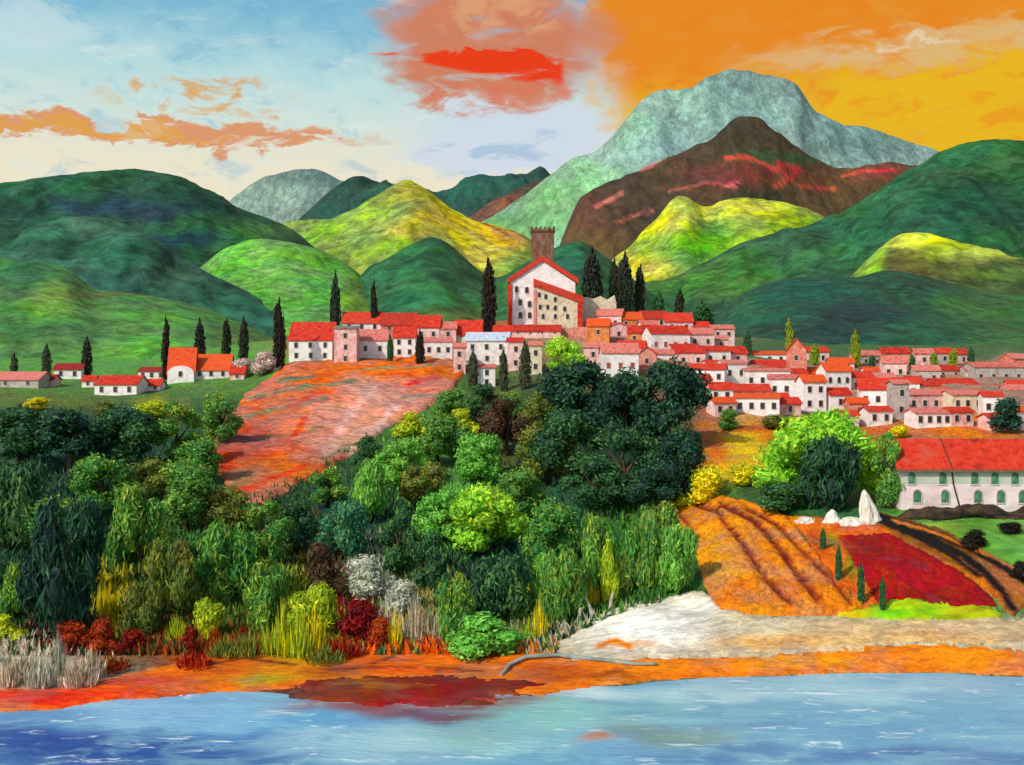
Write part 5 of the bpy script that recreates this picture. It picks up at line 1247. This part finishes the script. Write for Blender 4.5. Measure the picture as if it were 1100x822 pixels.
# ------------------------------------------------------------------ sky, sun, camera
SUN_EL, SUN_AZ = R(38), R(224)      # azimuth measured clockwise from +Y: behind the viewer, to the left
def sky():
    w = bpy.data.worlds.new('World'); scene.world = w; w.use_nodes = True
    g = NG(w.node_tree); bg = g.n['Background']
    tc = g.new('ShaderNodeTexCoord'); d = tc.outputs['Generated']
    sp = g.new('ShaderNodeSeparateXYZ'); g.l.new(d, sp.inputs[0])
    x, y, z = sp.outputs
    az = g.math('ARCTAN2', x, y)
    el = g.math('ARCSINE', z)
    U = g.math('ADD', g.math('MULTIPLY', az, 1270.0), 550.0)     # a compass position and a height above the horizon
    Vv = g.math('SUBTRACT', 411.0, g.math('MULTIPLY', el, 1215.0))
    cv = g.new('ShaderNodeCombineXYZ'); g.l.new(g.math('MULTIPLY', U, 0.01), cv.inputs[0]); g.l.new(g.math('MULTIPLY', Vv, 0.01), cv.inputs[1])
    vec = cv.outputs[0]
    n1, c1 = g.noise(g.mapping(vec, (0.55, 1.3, 1)), 1.0, 2, 0.6, 0.6)
    n2, c2 = g.noise(g.mapping(vec, (1.0, 3.2, 1)), 1.3, 5, 0.62, 0.8)
    n3, c3 = g.noise(g.mapping(vec, (0.9, 1.8, 1), (0, 0, 0.35)), 2.0, 4, 0.65, 0.5)
    Uw = g.math('ADD', U, g.math('MULTIPLY', g.math('SUBTRACT', n1, 0.5), 190.0))
    Vw = g.math('ADD', Vv, g.math('MULTIPLY', g.math('SUBTRACT', n3, 0.5), 75.0))
    def blob(u0, v0, ru, rv, lo=1.0, hi=0.2):
        a = g.math('DIVIDE', g.math('SUBTRACT', Uw, u0), ru); b = g.math('DIVIDE', g.math('SUBTRACT', Vw, v0), rv)
        dd = g.math('ADD', g.math('MULTIPLY', a, a), g.math('MULTIPLY', b, b))
        return g.mapr(dd, lo, hi)
    # blue side
    cr = g.new('ShaderNodeValToRGB'); e = cr.color_ramp.elements
    g.l.new(g.mapr(Vw, -60.0, 240.0, 0, 1, False), cr.inputs[0])
    e[0].position = 0.0; e[0].color = lin('#5c9fc2')+(1,); e[1].position = 1.0; e[1].color = lin('#f0e6c4')+(1,)
    for pos, c in ((0.28, '#7fbad4'), (0.47, '#b4dade'), (0.62, '#cde2dc'), (0.8, '#eae4cc')):
        k = e.new(pos); k.color = lin(c)+(1,)
    col = cr.outputs[0]
    col = g.mix(g.mapr(n2, 0.54, 0.75, 0, 0.7), col, '#dfe9e4')
    col = g.mix(g.mapr(n3, 0.46, 0.3, 0, 0.4), col, '#7fb4d0')
    col = g.mix(g.math('MULTIPLY', blob(20, 60, 80, 30), 0.55), col, '#cfe2e6')
    pn = g.mapr(n2, 0.42, 0.58)
    col = g.mix(g.math('MULTIPLY', g.math('MULTIPLY', blob(150, 150, 280, 17, 1.0, 0.4), g.mapr(n2, 0.38, 0.5)), 0.95), col, '#dc9466')
    col = g.mix(g.math('MULTIPLY', g.math('MULTIPLY', blob(190, 118, 130, 24), g.mapr(n3, 0.47, 0.6)), 0.85), col, '#dba252')
    col = g.mix(g.math('MULTIPLY', blob(100, 153, 170, 8, 1.0, 0.4), 0.8), col, '#e0a44a')
    col = g.mix(g.math('MULTIPLY', blob(560, 150, 160, 50, 1.0, 0.35), 0.95), col, '#cfdbe8')
    col = g.mix(g.math('MULTIPLY', g.math('MULTIPLY', blob(540, 165, 110, 30), g.mapr(n2, 0.5, 0.62)), 0.7), col, '#9fbcd8')
    # orange side
    oc = g.mix(g.mapr(g.math('ADD', Vw, g.math('MULTIPLY', g.math('SUBTRACT', U, 900), 0.08)), 55.0, 120.0), '#e68a26', '#e8b824')
    oc = g.mix(g.math('MULTIPLY', g.mapr(Vw, 120.0, 180.0), g.mapr(U, 1000.0, 850.0)), oc, '#e4a42c')
    oc = g.mix(g.mapr(n2, 0.52, 0.72, 0, 0.55), oc, '#e09a3c')
    oc = g.mix(g.mapr(n3, 0.5, 0.34, 0, 0.5), oc, '#ea8022')
    oc = g.mix(g.math('MULTIPLY', g.math('MULTIPLY', blob(985, 72, 220, 24), g.mapr(n2, 0.3, 0.6)), 0.75), oc, '#d8be8c')
    oc = g.mix(g.math('MULTIPLY', g.math('MULTIPLY', blob(985, 68, 90, 5), g.mapr(n2, 0.4, 0.6)), 0.45), oc, '#eee4cc')
    edge = g.math('SUBTRACT', g.math('ADD', U, g.math('MULTIPLY', g.math('SUBTRACT', n3, 0.5), 120.0)), g.mapr(Vv, 0.0, 150.0, 618.0, 672.0, False))
    om = g.mapr(edge, -26.0, 40.0)
    # fade the orange out away from the sunset quarter
    om = g.math('MULTIPLY', om, g.mapr(U, 2300.0, 1500.0)); om = g.math('MULTIPLY', om, g.mapr(Vv, -700.0, -300.0))
    col = g.mix(om, col, oc)
    # salmon and red clouds
    col = g.mix(g.math('MULTIPLY', blob(525, 45, 165, 80, 1.0, 0.35), g.mapr(n2, 0.3, 0.46, 0.45, 1.0)), col, '#cf8263')
    col = g.mix(g.math('MULTIPLY', g.math('MULTIPLY', blob(545, 95, 120, 26, 1.0, 0.3), g.mapr(n2, 0.4, 0.55)), 0.8), col, '#d87a5c')
    col = g.mix(g.math('MULTIPLY', g.math('MULTIPLY', blob(540, 25, 100, 28), g.mapr(n3, 0.45, 0.6)), 0.7), col, '#e0a878')
    Vn = g.math('ADD', Vv, g.math('MULTIPLY', g.math('SUBTRACT', n2, 0.5), 26.0))
    ra = g.math('DIVIDE', g.math('SUBTRACT', U, 560), 150.0); rb = g.math('DIVIDE', g.math('SUBTRACT', Vn, g.mapr(U, 420.0, 610.0, 62.0, 76.0, False)), g.mapr(U, 420.0, 600.0, 6.0, 17.0, False))
    red = g.math('MULTIPLY', g.mapr(g.math('ADD', g.math('ADD', g.math('MULTIPLY', ra, ra), g.math('MULTIPLY', rb, rb)), g.math('MULTIPLY', g.math('SUBTRACT', 0.5, n2), 5.0)), 1.2, 0.4), g.mapr(U, 614.0, 604.0))
    col = g.mix(red, col, '#e8401c')
    # the rest of the sky
    nk = g.new('ShaderNodeTexSky', sky_type='NISHITA'); nk.sun_disc = False
    nk.sun_elevation = SUN_EL; nk.sun_rotation = SUN_AZ
    ns = g.new('ShaderNodeVectorMath', operation='SCALE'); g.l.new(nk.outputs[0], ns.inputs[0]); ns.inputs['Scale'].default_value = 0.15
    front = g.math('MULTIPLY', g.mapr(y, -0.05, 0.35), g.mapr(el, 0.95, 0.5))
    col = g.mix(front, ns.outputs[0], col)
    g.l.new(col, bg.inputs[0]); bg.inputs[1].default_value = 1.0
sky()
sd = bpy.data.lights.new('sun', 'SUN'); sd.energy = 3.2; sd.angle = R(0.6); sd.color = (1.0, 0.95, 0.86)
so = bpy.data.objects.new('sun', sd); COL.objects.link(so)
tosun = Vector((math.sin(SUN_AZ)*math.cos(SUN_EL), math.cos(SUN_AZ)*math.cos(SUN_EL), math.sin(SUN_EL)))
so.rotation_euler = tosun.to_track_quat('Z', 'Y').to_euler()
cam = bpy.data.cameras.new('camera'); co = bpy.data.objects.new('camera', cam); COL.objects.link(co)
co.location = (0, 0, CAMZ); co.rotation_euler = (R(90), 0, 0); cam.sensor_width = 36; cam.lens = 36*F/1100.0; cam.clip_end = 30000; cam.clip_start = 0.5
scene.camera = co
cy = scene.cycles; cy.max_bounces = 3; cy.diffuse_bounces = 2; cy.glossy_bounces = 2; cy.transmission_bounces = 2; cy.caustics_reflective = False; cy.caustics_refractive = False
vs = scene.view_settings; vs.view_transform = 'Standard'; vs.look = 'None'; vs.exposure = 0.0; vs.gamma = 1.0; vs.use_curve_mapping = False
